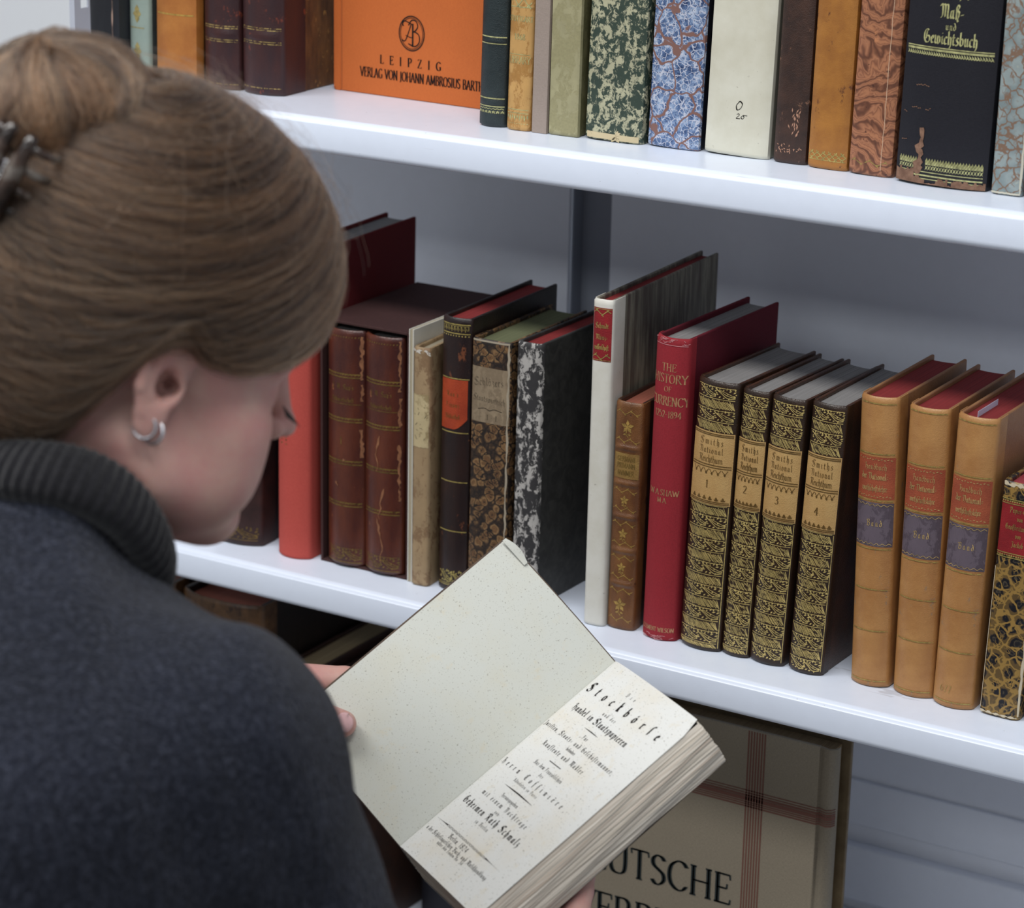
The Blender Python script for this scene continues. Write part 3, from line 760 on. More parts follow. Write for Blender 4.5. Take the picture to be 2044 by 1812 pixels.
M_SB = leather('tooled_brown_calf', (134, 88, 46), (92, 54, 30), 70, 0.35, (60, 34, 24), 0.62, 0.4, True)
bd = (.1414, .1140, .0887, .0621, .0363)
b = Book('short brown leather book with raised bands and gilt flowers, between vellum and crimson books', -.0282, .0405, -.0066, .0412, MID, .1758, .108, .68, bulge=.12, flat=3.2, spine=M_SB, board=leather('dark_calf_board', (70, 44, 30), (48, 32, 26)), edge=PG_SALMON, bands=bd, band_h=.0013, band_w=.0034, joint=.012)
T = .0214; e = [.1735] + list(bd) + [.003]
for i in range(6):
    hi, lo = e[i] - .0045, e[i + 1] + .0045
    if i == 1: continue
    k = Ink(); scroll(k, -T * .43, T * .43, hi - .001, .0022, 4, .0005); scroll(k, -T * .43, T * .43, lo + .001, .0022, 4, .0005); flower(k, 0, (hi + lo) / 2, (hi - lo) * .23)
    b.ink(k, 'gilt_panel', M_TARN if i else globals().setdefault('M_TARN', gilt('tarnished_gilt', (196, 158, 78), .4, .1)), .0002)
M_GLAB = leather('gilt_brown_label', (156, 124, 62), (130, 96, 48), 90, 0.42)
b.patch('title_label', .1180, .1372, M_GLAB, .9)
k = Ink(); k.text('GERMANI', 0, .1312, .0036, 'rom', 'c', .06, 1, .72); k.text('PRIMANN', 0, .1262, .0036, 'rom', 'c', .06, 1, .72); k.text('NVNMER', 0, .1205, .0036, 'rom', 'c', .06, 1, .72); b.ink(k, 'label_lettering', M_GILT_D, .0004)

M_CRIM = cloth('crimson_cloth', (164, 38, 50), (138, 28, 40)); M_CRIM_SHADE = cloth('shaded_crimson_cloth', (112, 22, 40), (88, 16, 30))  # second material: the crimson cloth darkened by painted shade, for the unlit boards
b = Book('crimson cloth book lettered THE HISTORY OF CURRENCY on its spine', .0015, .0405, .0285, .0405, MID, .2300, .135, .82, bulge=.2, spine=M_CRIM, board=M_CRIM_SHADE, edge=PG_GREY, yaw=-2.2, joint=.010, sq=.004)
k = Ink()
for t, v, h, w in (('THE', .2055, .0056, .9), ('HISTORY', .1968, .0064, .82), ('OF', .1902, .0040, 1), ('CURRENCY', .1800, .0066, .72), ('1252-1894', .1710, .0050, .86), ('W.A.SHAW', .1122, .0044, .88), ('M.A.', .1066, .0038, .9), ('CLEMENT WILSON', .0068, .0034, .72)):
    k.text(t, 0, v, h, 'rom', 'c', .06, 1.15, w)
b.ink(k, 'gilt_lettering', gilt('pinkish_gilt', (206, 154, 108), .45))
k = Ink(); rnd = random.Random(2)
for q in range(46):
    x = rnd.uniform(-.0125, .0125); z = rnd.choice((.2265, .2285, .0016, .0034)) + rnd.uniform(-.0008, .0008)
    k.line([(x, z), (x + rnd.uniform(-.003, .003), z + rnd.uniform(-.0006, .0006)), (x + rnd.uniform(-.004, .004), z + rnd.uniform(-.0012, .0012))], .0003)
k.rect(-.0125, .0125, .2246, .2250, 14)
b.ink(k, 'frayed_cloth', plain('frayed_pink_thread', (206, 138, 142)), .0004)

# four volumes with gilt bands
M_SM = leather('dark_tooled_leather', (58, 38, 26), (42, 30, 22), 80, 0.32, (110, 52, 34), 0.7)
M_SMB = leather('brown_mottled_board', (84, 50, 30), (54, 36, 26), 50, 0.3)
M_SML = leather('light_tan_label', (204, 166, 104), (186, 144, 84), 40, 0.45)
words = ('first', 'second', 'third', 'fourth')
for i, (xa, xb, y, H, ln, yw, L1, L0) in enumerate(((.0325, .0651, .0402, .2041, 2.04, -3.5, .1668, .1126), (.0668, .0878, .0405, .2017, 2.25, -3.0, .1655, .1130),
                                              (.0893, .1156, .0402, .2009, 2.45, -3.0, .1640, .1100), (.1207, .1465, .0398, .2017, 2.28, -1.0, .1645, .1080))):
    b = Book('gilt-banded dark leather volume with tan label numbered %d, %s of its set of four' % (i + 1, words[i]), xa, y, xb, y, MID, H, .114, ln, bulge=.16, spine=M_SM, board=M_SMB, edge=PG_GREY, yaw=yw, group='four gilt-banded volumes', joint=.012, sq=.0025)
    T = xb - xa; k = Ink(); a, c = -T * .47, T * .44
    z = H - .0035; seq = [(z - (z - L1) * q / 4, z - (z - L1) * (q + 1) / 4, 'vhvh'[q]) for q in range(4)]
    z = L0; q = 0
    while z > .0045:
        hh = .0084 if q % 2 == 0 else .0092
        seq.append((z, max(.0025, z - hh), 'hv'[q % 2])); z -= hh; q += 1
    for q, (hi, lo, ty) in enumerate(seq):
        k.rect(a, c, hi - .0009, hi - .0004, 12)
        if ty == 'v': vine(k, a, c, lo + .0002, hi - .0008, q + i * 20)
        else: hatch(k, a, c, lo + .0002, hi - .0012, q + i * 20)
    k.rect(T * .465, T * .48, .003, L0 - .001, 2)
    b.ink(k, 'gilt_bands', gilt('bright_gilt', (228, 202, 122), .42, 0.0), .00012)
    b.patch('title_label', L0, L1, M_SML, .985, .0004)
    k = Ink(); w = min(1, T / .030)
    for vv in (L1 - .0012, L1 - .0024, L1 - .0245, L1 - .0262, L0 + .0012, L0 + .0024): k.rect(-T * .47, T * .47, vv - .0003, vv + .0003, 12)
    k.text('Smiths', 0, L1 - .0095, .0052, 'fr', 'c', .22, .8, w); k.text('National', 0, L1 - .0160, .0050, 'fr', 'c', .14, .8, w * .95); k.text('Reichthum', 0, L1 - .0228, .0054, 'fr', 'c', .0, .8, w)
    k.text('%d.' % (i + 1), 0, L0 + .0125, .0056, 'rom', 'c', .1)
    n = 6
    for q in range(n):
        x = -T * .42 + T * .84 * (q + .5) / n
        k.line(crom([(x - T * .06, L1 - .0275), (x, L1 - .0300), (x + T * .06, L1 - .0275)], 4), .0004); k.leaf(x, L1 - .0296, R(270), .0022, .0016)
        k.leaf(x, L0 + .0035, R(90), .0030, .0018); k.leaf(x, L0 + .0035, R(30), .0020, .0010); k.leaf(x, L0 + .0035, R(150), .0020, .0010)
    b.ink(k, 'label_lettering', M_LTX if i else globals().setdefault('M_LTX', gilt('brownish_gilt', (118, 88, 38), .42)), .0007)

# three tan volumes
M_HB = leather('tan_calf', (192, 140, 80), (166, 112, 60), 34, 0.38, (150, 120, 90), 0.60, 0.25)
M_HBB = leather('tan_calf_board', (166, 116, 70), (146, 98, 60), 30, 0.42)
M_HBO = leather('orange_red_label', (174, 84, 50), (152, 68, 42), 50, 0.5); M_HBP = worn_paper('violet_grey_label', (92, 80, 92), (108, 96, 108), 0.5, 50, 0.55)
for i, (xa, ya, xb, yb, H, ln, yw, lb) in enumerate(((.1672, .0455, .1948, .0455, .2117, -1.4, -.5, 'tan leather volume with orange and violet labels, leftmost of the three, beside the gilt-banded set'),
        (.1998, .0450, .2287, .0450, .2103, -.45, -.3, 'tan leather volume with orange and violet labels, middle of the three'),
        (.2309, .0415, .2598, .0415, .2110, 1.04, -.5, 'tan leather volume with a white slip in its pages, rightmost of the three tan ones'))):
    b = Book(lb, xa, ya, xb, yb, MID, H, .122, ln, bulge=.2, spine=M_HB, board=M_HBB, edge=PG_RED, yaw=yw, group='three tan leather volumes', joint=.016)
    T = xb - xa; f = H / .2117; s = (0, -.0015, -.002)[i]
    b.patch('title_label', .139 + s, .1692 + s, M_HBO, .97); b.patch('volume_label', .1044 + s, .1362 + s, M_HBP, .97)
    b.rules((.2072, .1714 + s, .1376 + s, .1026 + s, .0727, .0420, .0046), .0009, M_GILT_W, .92, off=.0004)
    k = Ink()
    for vv in (.1674 + s, .1408 + s): 
        for q in range(12): k.leaf(-T * .44 + q * T * .88 / 12, vv, 0.3 * (-1) ** q, .0018, .0007)
    for vv in (.1345 + s, .1062 + s): k.line([(-T * .46 + T * .92 * q / 32, vv + .0007 * math.sin(q * 1.3)) for q in range(33)], .0004)
    k.text('Handbuch', .0005, .1600 + s, .0046, 'fr', 'c', .05, .8, .95); k.text('der National=', 0, .1528 + s, .0050, 'fr', 'c', .0, 1, .86); k.text('wirthſchaftslehre', 0, .1445 + s, .0046, 'fr', 'c', -.02, .8, .78)
    k.text('. Band.', 0, .1190 + s, .0050, 'fr', 'c', .22, .9, .9)
    b.ink(k, 'label_lettering', M_HTX if i else globals().setdefault('M_HTX', gilt('label_gilt', (222, 188, 118), .4, .12)), .0005)
    if i == 2:
        k = Ink(); k.text('677', -.004, .0115, .0050, 'rom', 'c', .1, .7); b.ink(k, 'shelf_number', M_GILT_W, .0004)
        box('paper_slip', (-.0030, -.0028, .006, .042, H - .02, H + .0012), plain('white_slip', (214, 214, 236), .7), b.o)

M_BKM = shell_marble('black_gold_marble', (150, 118, 58), (30, 28, 32), (22, 22, 26), 120, 0.35, 0.095, [(0.0, (18, 18, 22)), (0.16, (40, 38, 42)), (0.22, (88, 78, 62)), (0.27, (26, 26, 30)), (0.42, (24, 26, 36)), (.5, (104, 82, 46))])
b = Book('black book with gold-veined marbled paper and a wide red label', .2657, .0418, .2935, .0415, MID, .1694, .106, 1.6, bulge=.08, flat=5, spine=M_BKM, board=M_BKM, edge=pages('pink_page_edges', (176, 70, 78), (150, 52, 60)), joint=.02)
b.patch('title_label', .1180, .1560, M_REDL, .98)
k = Ink()
for vv in (.1575, .1545, .1195, .1165): k.rect(-.0134, .0134, vv - .0003, vv + .0003, 12)
for q in range(16): k.dot(-.0125 + q * .00165, .1560, .0006); k.dot(-.0125 + q * .00165, .1180, .0006)
for t, v, h in (('Papier=Geld', .1485, .0040), ('von', .1430, .0036), ('Großbritannien', .1365, .0040), ('von', .1308, .0036), ('Jackob', .1245, .0040)): k.text(t, .0005, v, h, 'fr', 'c', .05, .9, .85)
b.ink(k, 'label_lettering', M_GILT, .0006)
k = Ink(); rnd = random.Random(12)
k.line([(-.0135 + .0012 * q, .1678 + rnd.uniform(-.0006, .0006)) for q in range(23)], lambda t: .0022 + .0012 * math.sin(t * 31), .002)
k.line([(-.0135 + .0012 * q, .0020 + rnd.uniform(-.0003, .0003)) for q in range(23)], lambda t: .0013 + .0008 * math.sin(t * 31), .002)
k.line([(-.01365, .004 + .004 * q) for q in range(27)], .0006); k.line([(.0132 + rnd.uniform(-.0004, .0004), .003 + .004 * q) for q in range(28)], lambda t: .0008 + .0012 * abs(math.sin(t * 23)), .003)
b.ink(k, 'worn_edges', plain('bare_cream_paper', (204, 190, 162), .8), .0003)
b = Book('grey-white book at the right end, beyond the black marbled one', .2975, .045, .3180, .045, MID, .160, .10, 0, spine=vellum('grey_vellum', (200, 200, 196), (180, 180, 176)), board=M_VEL, edge=PG_CREAM)
# ---- upper shelf, left to right
b = Book('worn black leather book standing against the left metal post', -.5113, .0430, -.4800, .0420, TOP, .215, .14, .9, bulge=.1, spine=leather('worn_black_leather', (40, 42, 48), (28, 30, 36), 50, .4, (120, 116, 112), .70, .3, True), board=leather('black_side', (22, 22, 28), (16, 16, 20)), edge=PG_CREAM)
k = Ink(); rnd = random.Random(1); k.line([(.0105 + rnd.uniform(-.0003, .0003), .20 - .005 * q) for q in range(38)], lambda t: .0002 + .0010 * max(0, math.sin(t * 40)), .003); b.ink(k, 'scuffed_joint', plain('scuffed_leather', (176, 146, 130)), .0002)
M_GG = vellum('grey_green_paper', (150, 166, 156), (132, 148, 140), .5)
b = Book('slim grey-green paper book with small gilt diamonds on its spine', -.4780, .0535, -.4582, .0525, TOP, .21, .13, .7, bulge=.1, flat=4, spine=M_GG, board=leather('grey_side', (84, 94, 94), (64, 72, 74)), edge=PG_CREAM, joint=.004)
k = Ink()
for vv in (.0507, .0215, .081, .112):
    for q in range(4): k.leaf(-.001, vv, R(90 * q), .0072 if q % 2 else .0042, .005)
k.rect(-.009, .006, .0395, .0402); k.rect(-.009, .0085, .0035, .0068)
for q in range(7): k.dot(-.0075 + q * .0024, .0072, .0009)
b.ink(k, 'gilt_diamonds', gilt('pale_yellow_gilt', (188, 170, 104), .5))
M_AMB = leather('amber_calf', (190, 122, 50), (160, 92, 34), 30, .4, (206, 156, 86), .7, .2)
b = Book('amber tan leather book with two thin gilt rules, beside the slim grey-green one', -.4478, .0490, -.4100, .0495, TOP, .22, .14, .7, bulge=.13, spine=M_AMB, board=leather('brown_side', (92, 54, 28), (70, 40, 22)), edge=PG_CREAM, joint=.01)
b.rules((.0545, .0065, .098), .0011, gilt('yellow_gilt', (204, 168, 74), .4), .9)
M_MAR = leather('maroon_brown_leather', (70, 38, 36), (46, 32, 38), 44, .34, (116, 54, 38), .60, .3, True)
M_MARB = leather('grained_orange_board', (128, 84, 40), (72, 44, 24), 90, .6, (176, 128, 60), .6, .6, True)
_g = gilt('broken_gilt', (198, 170, 96), .45, .5)
b = Book('maroon leather volume with double gilt rules, narrower left one of the pair', -.4050, .0545, -.3725, .0550, TOP, .23, .15, .2, bulge=.16, bands=(.0432, .105), band_h=.0010, band_w=.006, spine=M_MAR, board=M_MARB, edge=PG_CREAM, joint=.02, group='maroon pair on the upper shelf')
b.rules((.0492, .0476, .0388, .0372, .0045), .0006, _g)
b = Book('maroon leather volume with double gilt rules and a ribbed orange-brown side', -.3684, .0545, -.3312, .0550, TOP, .23, .16, .2, bulge=.16, bands=(.0452, .108), band_h=.0010, band_w=.006, spine=M_MAR, board=M_MARB, edge=PG_CREAM, joint=.03, group='maroon pair on the upper shelf')
b.rules((.0512, .0496, .0408, .0392, .0055), .0006, _g)

# orange book turned to show its front
M_OC = cloth('orange_cloth', (208, 108, 40), (192, 94, 32), .7, .8)
T = .028
b = Book('orange cloth book turned front cover outward, with a round black monogram', -.3195, .1055 + T, -.3195, .1055, TOP, .24, .1672, 0, bt=.0026, spine=M_OC, board=M_OC, edge=PG_CREAM, bulge=.12, joint=.0075, yaw=-92.0)
k = Ink()
k.text('LEIPZIG', .0735, .0250, .0064, 'rom', 'c', .95, 1.5, .92)
k.text('VERLAG VON JOHANN AMBROSIUS BARTH', .0265, .0135, .0072, 'rom', 'l', .04, 1.15, .66)
cx_, cz_ = .0745, .0505
k.line([(cx_ + .0115 * math.cos(q * math.pi / 20), cz_ + .0130 * math.sin(q * math.pi / 20)) for q in range(41)], .0009)
k.line([(cx_ + .0102 * math.cos(q * math.pi / 20), cz_ + .0117 * math.sin(q * math.pi / 20)) for q in range(41)], .0004)
for P, w in ((((-.0075, .0050), (-.0085, .0075), (-.0060, .0090), (0, .0070)), .0008), (((-.0003, .0075), (-.0050, -.0045), (-.0075, -.0062), (-.0088, -.0050)), .0008), (((-.0055, -.0018), (-.0015, -.0030), (.0010, -.0030)), .0006),
             (((.0010, .0075), (.0010, -.0100)), .0014), (((-.0030, .0060), (.0000, .0100), (.0040, .0095), (.0055, .0055), (.0030, .0020), (.0005, .0012)), .0009), (((.0020, .0018), (.0065, -.0005), (.0070, -.0060), (.0030, -.0095), (-.0030, -.0080)), .0009)):
    k.line([(cx_ + x, cz_ + z) for x, z in crom(list(P), 5)], w)
b.ink(k, 'black_print', M_BLACKINK, .0003, True)
k = Ink(); k.rect(.0085, .0092, 0.001, .239, 1); b.ink(k, 'cover_groove', plain('groove_orange', (150, 72, 24), .8), .00015, True)

M_DG = leather('dark_green_leather', (44, 56, 58), (32, 42, 45), 60, .42, (90, 100, 98), .72, .5)
b = Book('dark green leather book with paired gilt rules and a small gilt border', -.1512, .0480, -.1300, .0485, TOP, .22, .13, 1.1, bulge=.2, bands=(.0625, .018), band_h=.0006, band_w=.0035, spine=M_DG, board=M_DG, edge=PG_CREAM)
b.rules((.0652, .0604, .0208, .0150), .0008, M_BRIGHT, .95)
k = Ink(); T = .0212; k.line([(-T * .46 + T * .92 * q / 40, .0128 + .0008 * abs(math.sin(q * .55))) for q in range(41)], .0005)
for q in range(7): 
    x = -T * .42 + q * T * .84 / 6
    for a in (90, 210, 330, 30, 150): k.leaf(x, .0108, R(a), .0015, .0008)
b.ink(k, 'gilt_border', M_BRIGHT)
k = Ink(); k.rect(-T * .47, T * .47, .0612, .0640, 12); k.rect(-T * .47, T * .47, .0158, .0200, 12); b.ink(k, 'black_bands', plain('black_leather_band', (16, 16, 22), .35), .00005)
M_TS = worn_paper('stained_tan_calf', (182, 132, 66), (204, 158, 92), .48, 60, .42, third=(132, 74, 36))
b = Book('tan leather book lettered STUTTGART 1868 in pale gilt', -.1262, .0455, -.1078, .0460, TOP, .21, .13, 1.0, bulge=.12, flat=4, spine=M_TS, board=leather('red_brown_side', (124, 70, 36), (100, 54, 30)), edge=PG_CREAM, joint=.004)
k = Ink(); T = .0184
k.text('STUTTGART', 0, .0785, .0038, 'rom', 'c', .04, 1, .72); k.text('1868.', .0005, .0655, .0042, 'rom', 'c', .1, 1, .9)
k.rect(-T * .45, T * .45, .0548, .0552); k.text('LIBRARY', 0, .0485, .0050, 'rom', 'c', .04, .7, .72); k.rect(-T * .45, T * .45, .0150, .0155); k.rect(-T * .45, T * .45, .0125, .0130)
for q in range(9):
    x = -T * .42 + q * T * .84 / 8; k.leaf(x, .0118, R(270), .0050 if q % 2 else .0034, .0013); k.dot(x, .0052, .0004)
scroll(k, -T * .44, T * .44, .0925, .0040, 4, .0007); k.rect(-T * .45, T * .45, .0885, .0890)
b.ink(k, 'gilt_lettering', M_BRIGHT)
M_TP = cloth('taupe_cloth', (164, 148, 138), (150, 136, 126))
b = Book('thin taupe cloth book without lettering', -.1056, .0455, -.0938, .0458, TOP, .21, .13, .7, bulge=.03, flat=8, spine=M_TP, board=cloth('dark_taupe', (96, 88, 80), (84, 76, 70)), edge=PG_CREAM, joint=.003, cap=False)
M_OL = worn_paper('olive_paper', (160, 154, 114), (168, 162, 124), .5, 40, .55)
b = Book('plain olive grey paper book beside the thin taupe one', -.0916, .0460, -.0684, .0465, TOP, .215, .13, .5, bulge=.03, flat=8, spine=M_OL, board=worn_paper('dark_olive_paper', (104, 102, 66), (118, 114, 78), .5, 40), edge=PG_CREAM, joint=.004)
M_GMP = worn_paper('flaked_green_paper', (58, 74, 64), (186, 184, 152), .515, 190, .5, (1, 1, .8))
b = Book('thick vellum book with flaked dark green marbling on its spine', -.0636, .0500, -.0190, .0510, TOP, .24, .15, 1.2, bulge=.06, flat=5, spine=M_GMP, board=M_GMP, edge=PG_CREAM, joint=.01)
k = Ink(); k.rect(-.0205, .0205, .0010, .0052, 14)
for q in range(5): k.leaf(.003, .0035, R(rnd.uniform(0, 360)), .005, .003)
b.ink(k, 'bare_tail', vellum('bare_vellum', (206, 190, 152), (188, 170, 130)), .0003)
n = NT('blue_marble_paper'); co = n.co((1, 1, 1), .014, 60)
e1 = n.voronoi(44, 'DISTANCE_TO_EDGE', co); e2 = n.voronoi(240, 'DISTANCE_TO_EDGE', n.co((1, 1, 1), .006, 200)); d2 = n.voronoi(520, 'F1', co)
cc = n.ramp(n.noise(130, 5, .7), [(.35, (40, 60, 100)), (.48, (84, 110, 152)), (.60, (148, 168, 198)), (.72, (204, 208, 218))])
cc = n.mix(n.ramp(e2, [(.03, 1.0), (.08, 0.0)]), cc, (188, 192, 208)); cc = n.mix(n.ramp(d2, [(.22, .7), (.3, 0.0)]), cc, (40, 52, 92))
cc = n.mix(n.ramp(e1, [(.020, 1.0), (.034, 0.0)]), cc, (128, 92, 84)); n.bump(n.noise(400), .1, .0003); M_BLU = n.done(cc, .38)
b = Book('blue and white marbled paper book between the green and white spines', -.0150, .0535, .0243, .0540, TOP, .24, .15, 1.3, bulge=.06, flat=5, spine=M_BLU, board=leather('navy_side', (24, 28, 44), (18, 22, 34)), edge=PG_CREAM, joint=.004)
b = Book('thick white vellum book with a handwritten O over 20', .0290, .0550, .0768, .0560, TOP, .25, .16, 1.45, bulge=.05, flat=5, spine=vellum('ivory_vellum', (212, 210, 194), (196, 192, 172)), board=vellum('grey_vellum_side', (158, 156, 140), (140, 138, 124)), edge=PG_CREAM, joint=.005)
k = Ink(); X = .002
k.nib(crom([(X - .0008, .0378), (X - .0030, .0350), (X - .0022, .0320), (X + .0004, .0335), (X + .0014, .0365), (X - .0004, .0382), (X - .0016, .0372)], 4), .0009, R(50), .0004)
k.nib(crom([(X - .0022, .0288), (X - .0010, .0296), (X - .0004, .0284), (X - .0026, .0262), (X + .0004, .0262)], 4), .0006, R(45), .0003)
k.nib(crom([(X + .0022, .0284), (X + .0010, .0272), (X + .0022, .0262), (X + .0034, .0276), (X + .0024, .0288), (X + .0056, .0288)], 4), .0006, R(45), .0003)
b.ink(k, 'handwritten_mark', M_BLACKINK)
b = Book('dark brown crackled leather book beside the white vellum one', .0822, .0545, .1060, .0545, TOP, .22, .14, .95, bulge=.08, flat=4, spine=leather('crackled_brown', (72, 48, 38), (46, 32, 28), 60, .42, (122, 86, 66), .60, .4), board=leather('umber_side', (60, 40, 32), (44, 30, 26)), edge=PG_CREAM)
k = Ink(); rnd = random.Random(21)
for q in range(26): k.leaf(rnd.uniform(-.010, .008), rnd.uniform(.008, .0125), R(rnd.uniform(0, 360)), .0018, .0008)
for q in range(22): k.leaf(rnd.uniform(-.001, .006), rnd.uniform(.018, .036), R(rnd.uniform(60, 120)), .0034, .0009)
b.ink(k, 'flaked_leather', plain('flaked_pink_brown', (172, 128, 104), .8))
b = Book('amber mottled leather book with a gilt border at its foot, left of the wood-grain one', .1090, .0525, .1378, .0520, TOP, .23, .14, .85, bulge=.08, flat=4, spine=leather('amber_mottled', (178, 118, 44), (150, 94, 36), 45, .4, (104, 62, 34), .59, .2), board=leather('amber_side', (150, 84, 34), (124, 66, 28)), edge=PG_CREAM)
k = Ink(); T = .0288
scroll(k, -T * .47, T * .47, .0090, .0030, 6, .0006); scroll(k, -T * .47, T * .47, .0090, -.0030, 6, .0006); k.rect(-T * .47, T * .47, .0058, .0062, 12); b.ink(k, 'gilt_border', M_GILT)
n = NT('wood_grain_marble'); co = n.co((1, 1, 1), .05, 24)
w = n.wave(30, 10, 3, co, 2.0, 'Z'); cc = n.ramp(w, [(.0, (96, 56, 38)), (.35, (150, 96, 66)), (.6, (168, 112, 78)), (.8, (126, 76, 52)), (1, (170, 112, 76))])
k1 = n.math('MULTIPLY', n.ramp(n.noise(38, 2), [(.60, 0.0), (.64, 1.0)]), n.ramp(n.noise(220, 3), [(.45, 1.0), (.5, 0.0)])); cc = n.mix(k1, cc, (196, 128, 84))
cc = n.mix(n.ramp(n.noise(260, 2, .5), [(.70, 0.0), (.73, .8)]), cc, (60, 30, 24)); n.bump(n.noise(300), .15, .0003); M_WG = n.done(cc, .45)
b = Book('reddish brown book with swirling wood-grain marbled paper', .1403, .0505, .1710, .0505, TOP, .235, .14, 1.2, bulge=.08, flat=4, spine=M_WG, board=leather('russet_side', (120, 62, 34), (92, 46, 28)), edge=PG_CREAM)
k = Ink(); T = .031; scroll(k, -T * .45, T * .45, .0085, .0022, 5, .0005); b.ink(k, 'gilt_border', M_GILT_W)
k = Ink(); k.line([(.0085 + rnd.uniform(-.0003, .0003), .004 + .006 * q) for q in range(34)], .0004); b.ink(k, 'crease', plain('bare_crease', (206, 170, 140), .8), .0002)
M_BC = cloth('black_bookcloth', (34, 34, 42), (24, 24, 32), .5)
b = Book('thick black cloth book lettered Maß- und Gewichtsbuch in gold', .1765, .0455, .2400, .0465, TOP, .25, .17, 1.1, bulge=.09, flat=2.6, spine=M_BC, board=plain('black_side_cloth', (16, 16, 20), .6), edge=PG_CREAM)
k = Ink(); T = .0635; X = .000
k.text('Münz-,', X, .1250, .0105, 'fr', 'c', .03, 1.25, .85); k.text('Maß-', X, .1105, .0095, 'fr', 'c', .05, 1.3, .85); k.text('und', X, .1030, .0052, 'fr', 'c', .1, 1.3, 1); k.text('Gewichtsbuch', X, .0935, .0088, 'fr', 'c', .03, 1.3, .88)
b.ink(k, 'gold_lettering', M_BRIGHT); k = Ink(); k.rect(-T * .47, T * .465, .0905, .0912, 20); k.rect(-T * .47, T * .465, .0885, .0899, 20)
for q in range(34):
    x = -T * .465 + q * T * .93 / 34; k.leaf(x, .0882, R(-60), .0036, .0010); k.leaf(x, .0852, R(60), .0016, .0008)
b.ink(k, 'gold_border', M_BRIGHT); k = Ink(); k.rect(-T * .44, T * .46, .0082, .0088, 20); k.rect(-T * .40, T * .46, .0056, .0066, 20); k.rect(-T * .40, T * .46, .0036, .0042, 20)
for q in range(30):
    x = -T * .46 + q * T * .92 / 30
    if .0 < (q / 30 - .24) < .09: continue
    k.quad((x, .0134), (x + .0018, .0134), (x + .0018, .0160), (x + .0009, .0180)); k.quad((x, .0134), (x + .0018, .0160), (x + .0009, .0180), (x, .0160)); k.leaf(x, .0098, R(60), .0040, .0009); k.leaf(x + .0019, .0098, R(120), .0038, .0006)
b.ink(k, 'gold_border', M_BRIGHT)
M_RAW = leather('raw_brown_patch', (142, 106, 84), (108, 76, 58), 220, .8)
k = Ink(); rnd = random.Random(5)
P = [(-T * .23 + rnd.uniform(-.0015, .0015), .0375 - .0022 * q) for q in range(15)]; k.line(P, lambda t: .0015 + .0042 * abs(math.sin(1.2 + t * 8)) * (0.4 + t), .002)
for q in range(46):
    x = -T * .49 + T * .98 * q / 46; h = .0035 + .0022 * rnd.random() + (.0045 if q < 10 else 0)
    if 15 < q < 22 or 27 < q < 30: h = .0014
    k.quad((x, .0006), (x + T * .024, .0006), (x + T * .024, h + rnd.uniform(-.0006, .0006)), (x, h))
for (x, z, n_) in ((-.021, .0655, 7), (-.023, .0500, 5), (-.013, .0500, 3), (-.029, .047, 2), (-.029, .028, 3)):
    for q in range(n_): k.leaf(x + q * .0014, z + rnd.uniform(-.0004, .0004), R(rnd.uniform(-30, 30)), .0016, .0008)
b.ink(k, 'worn_patches', M_RAW, .0004)
M_GS = shell_marble('grey_stone_marble', (124, 98, 80), (146, 158, 156), (128, 142, 144), 95, .5, .05, [(0, (168, 172, 160)), (.12, (138, 150, 150)), (.4, (146, 158, 158)), (.7, (120, 134, 136))])
b = Book('grey-blue stone-marbled book at the right end of the upper shelf', .2446, .0445, .2648, .0448, TOP, .22, .14, .4, bulge=.05, flat=6, spine=M_GS, board=M_GS, edge=PG_CREAM)
k = Ink(); k.line([(-.0095, .0012 + 0.0)] + [(-.0095 + .001 * q, .0014 + rnd.uniform(-.0002, .0003)) for q in range(20)], .0012); k.line([(.0092 + rnd.uniform(-.0003, .0003), .002 + .005 * q) for q in range(42)], lambda t: .0007 + .0008 * abs(math.sin(t * 19)), .003); b.ink(k, 'worn_edge', plain('pale_bare_edge', (198, 194, 176), .8), .0003)
b = Book('dark blue book at the far right edge of the upper shelf', .2680, .0460, .2850, .0460, TOP, .2, .13, 0, spine=leather('dark_blue_leather', (30, 38, 52), (22, 28, 40)), board=M_BC, edge=PG_CREAM)

# ---- lowest shelf
LOW = Z_LOW
M_FOL = leather('mottled_folio_calf', (124, 88, 54), (78, 54, 36), 60, .3, (60, 40, 30), .58, .4)
b = Book('thick mottled brown calf folio under the shelf, right of its twin', -.4280, .0440, -.3475, .0440, LOW, .307, .22, 0, bulge=.12, flat=3, spine=M_FOL, board=leather('dark_folio_side', (38, 26, 20), (28, 20, 16)), edge=PG_SALMON, joint=.02, sq=.006, bt=.004, bands=(.25, .19, .13, .07), band_h=.003, band_w=.007, group='two calf folios on the lowest shelf')
b.rules((.2868, .2746), .0010, M_GILT_D, .92)
b = Book('mottled brown calf folio mostly hidden by the dark sweater, left of its twin', -.5160, .0440, -.4370, .0440, LOW, .309, .22, 0, bulge=.12, flat=3, spine=M_FOL, board=leather('dark_folio_side_b', (38, 26, 20), (28, 20, 16)), edge=PG_SALMON, joint=.02, sq=.006, bt=.004, bands=(.25, .19, .13, .07), band_h=.003, band_w=.007, group='two calf folios on the lowest shelf')
M_DB = leather('very_dark_brown', (70, 44, 32), (44, 30, 24), 30, .45, (98, 60, 38), .66)
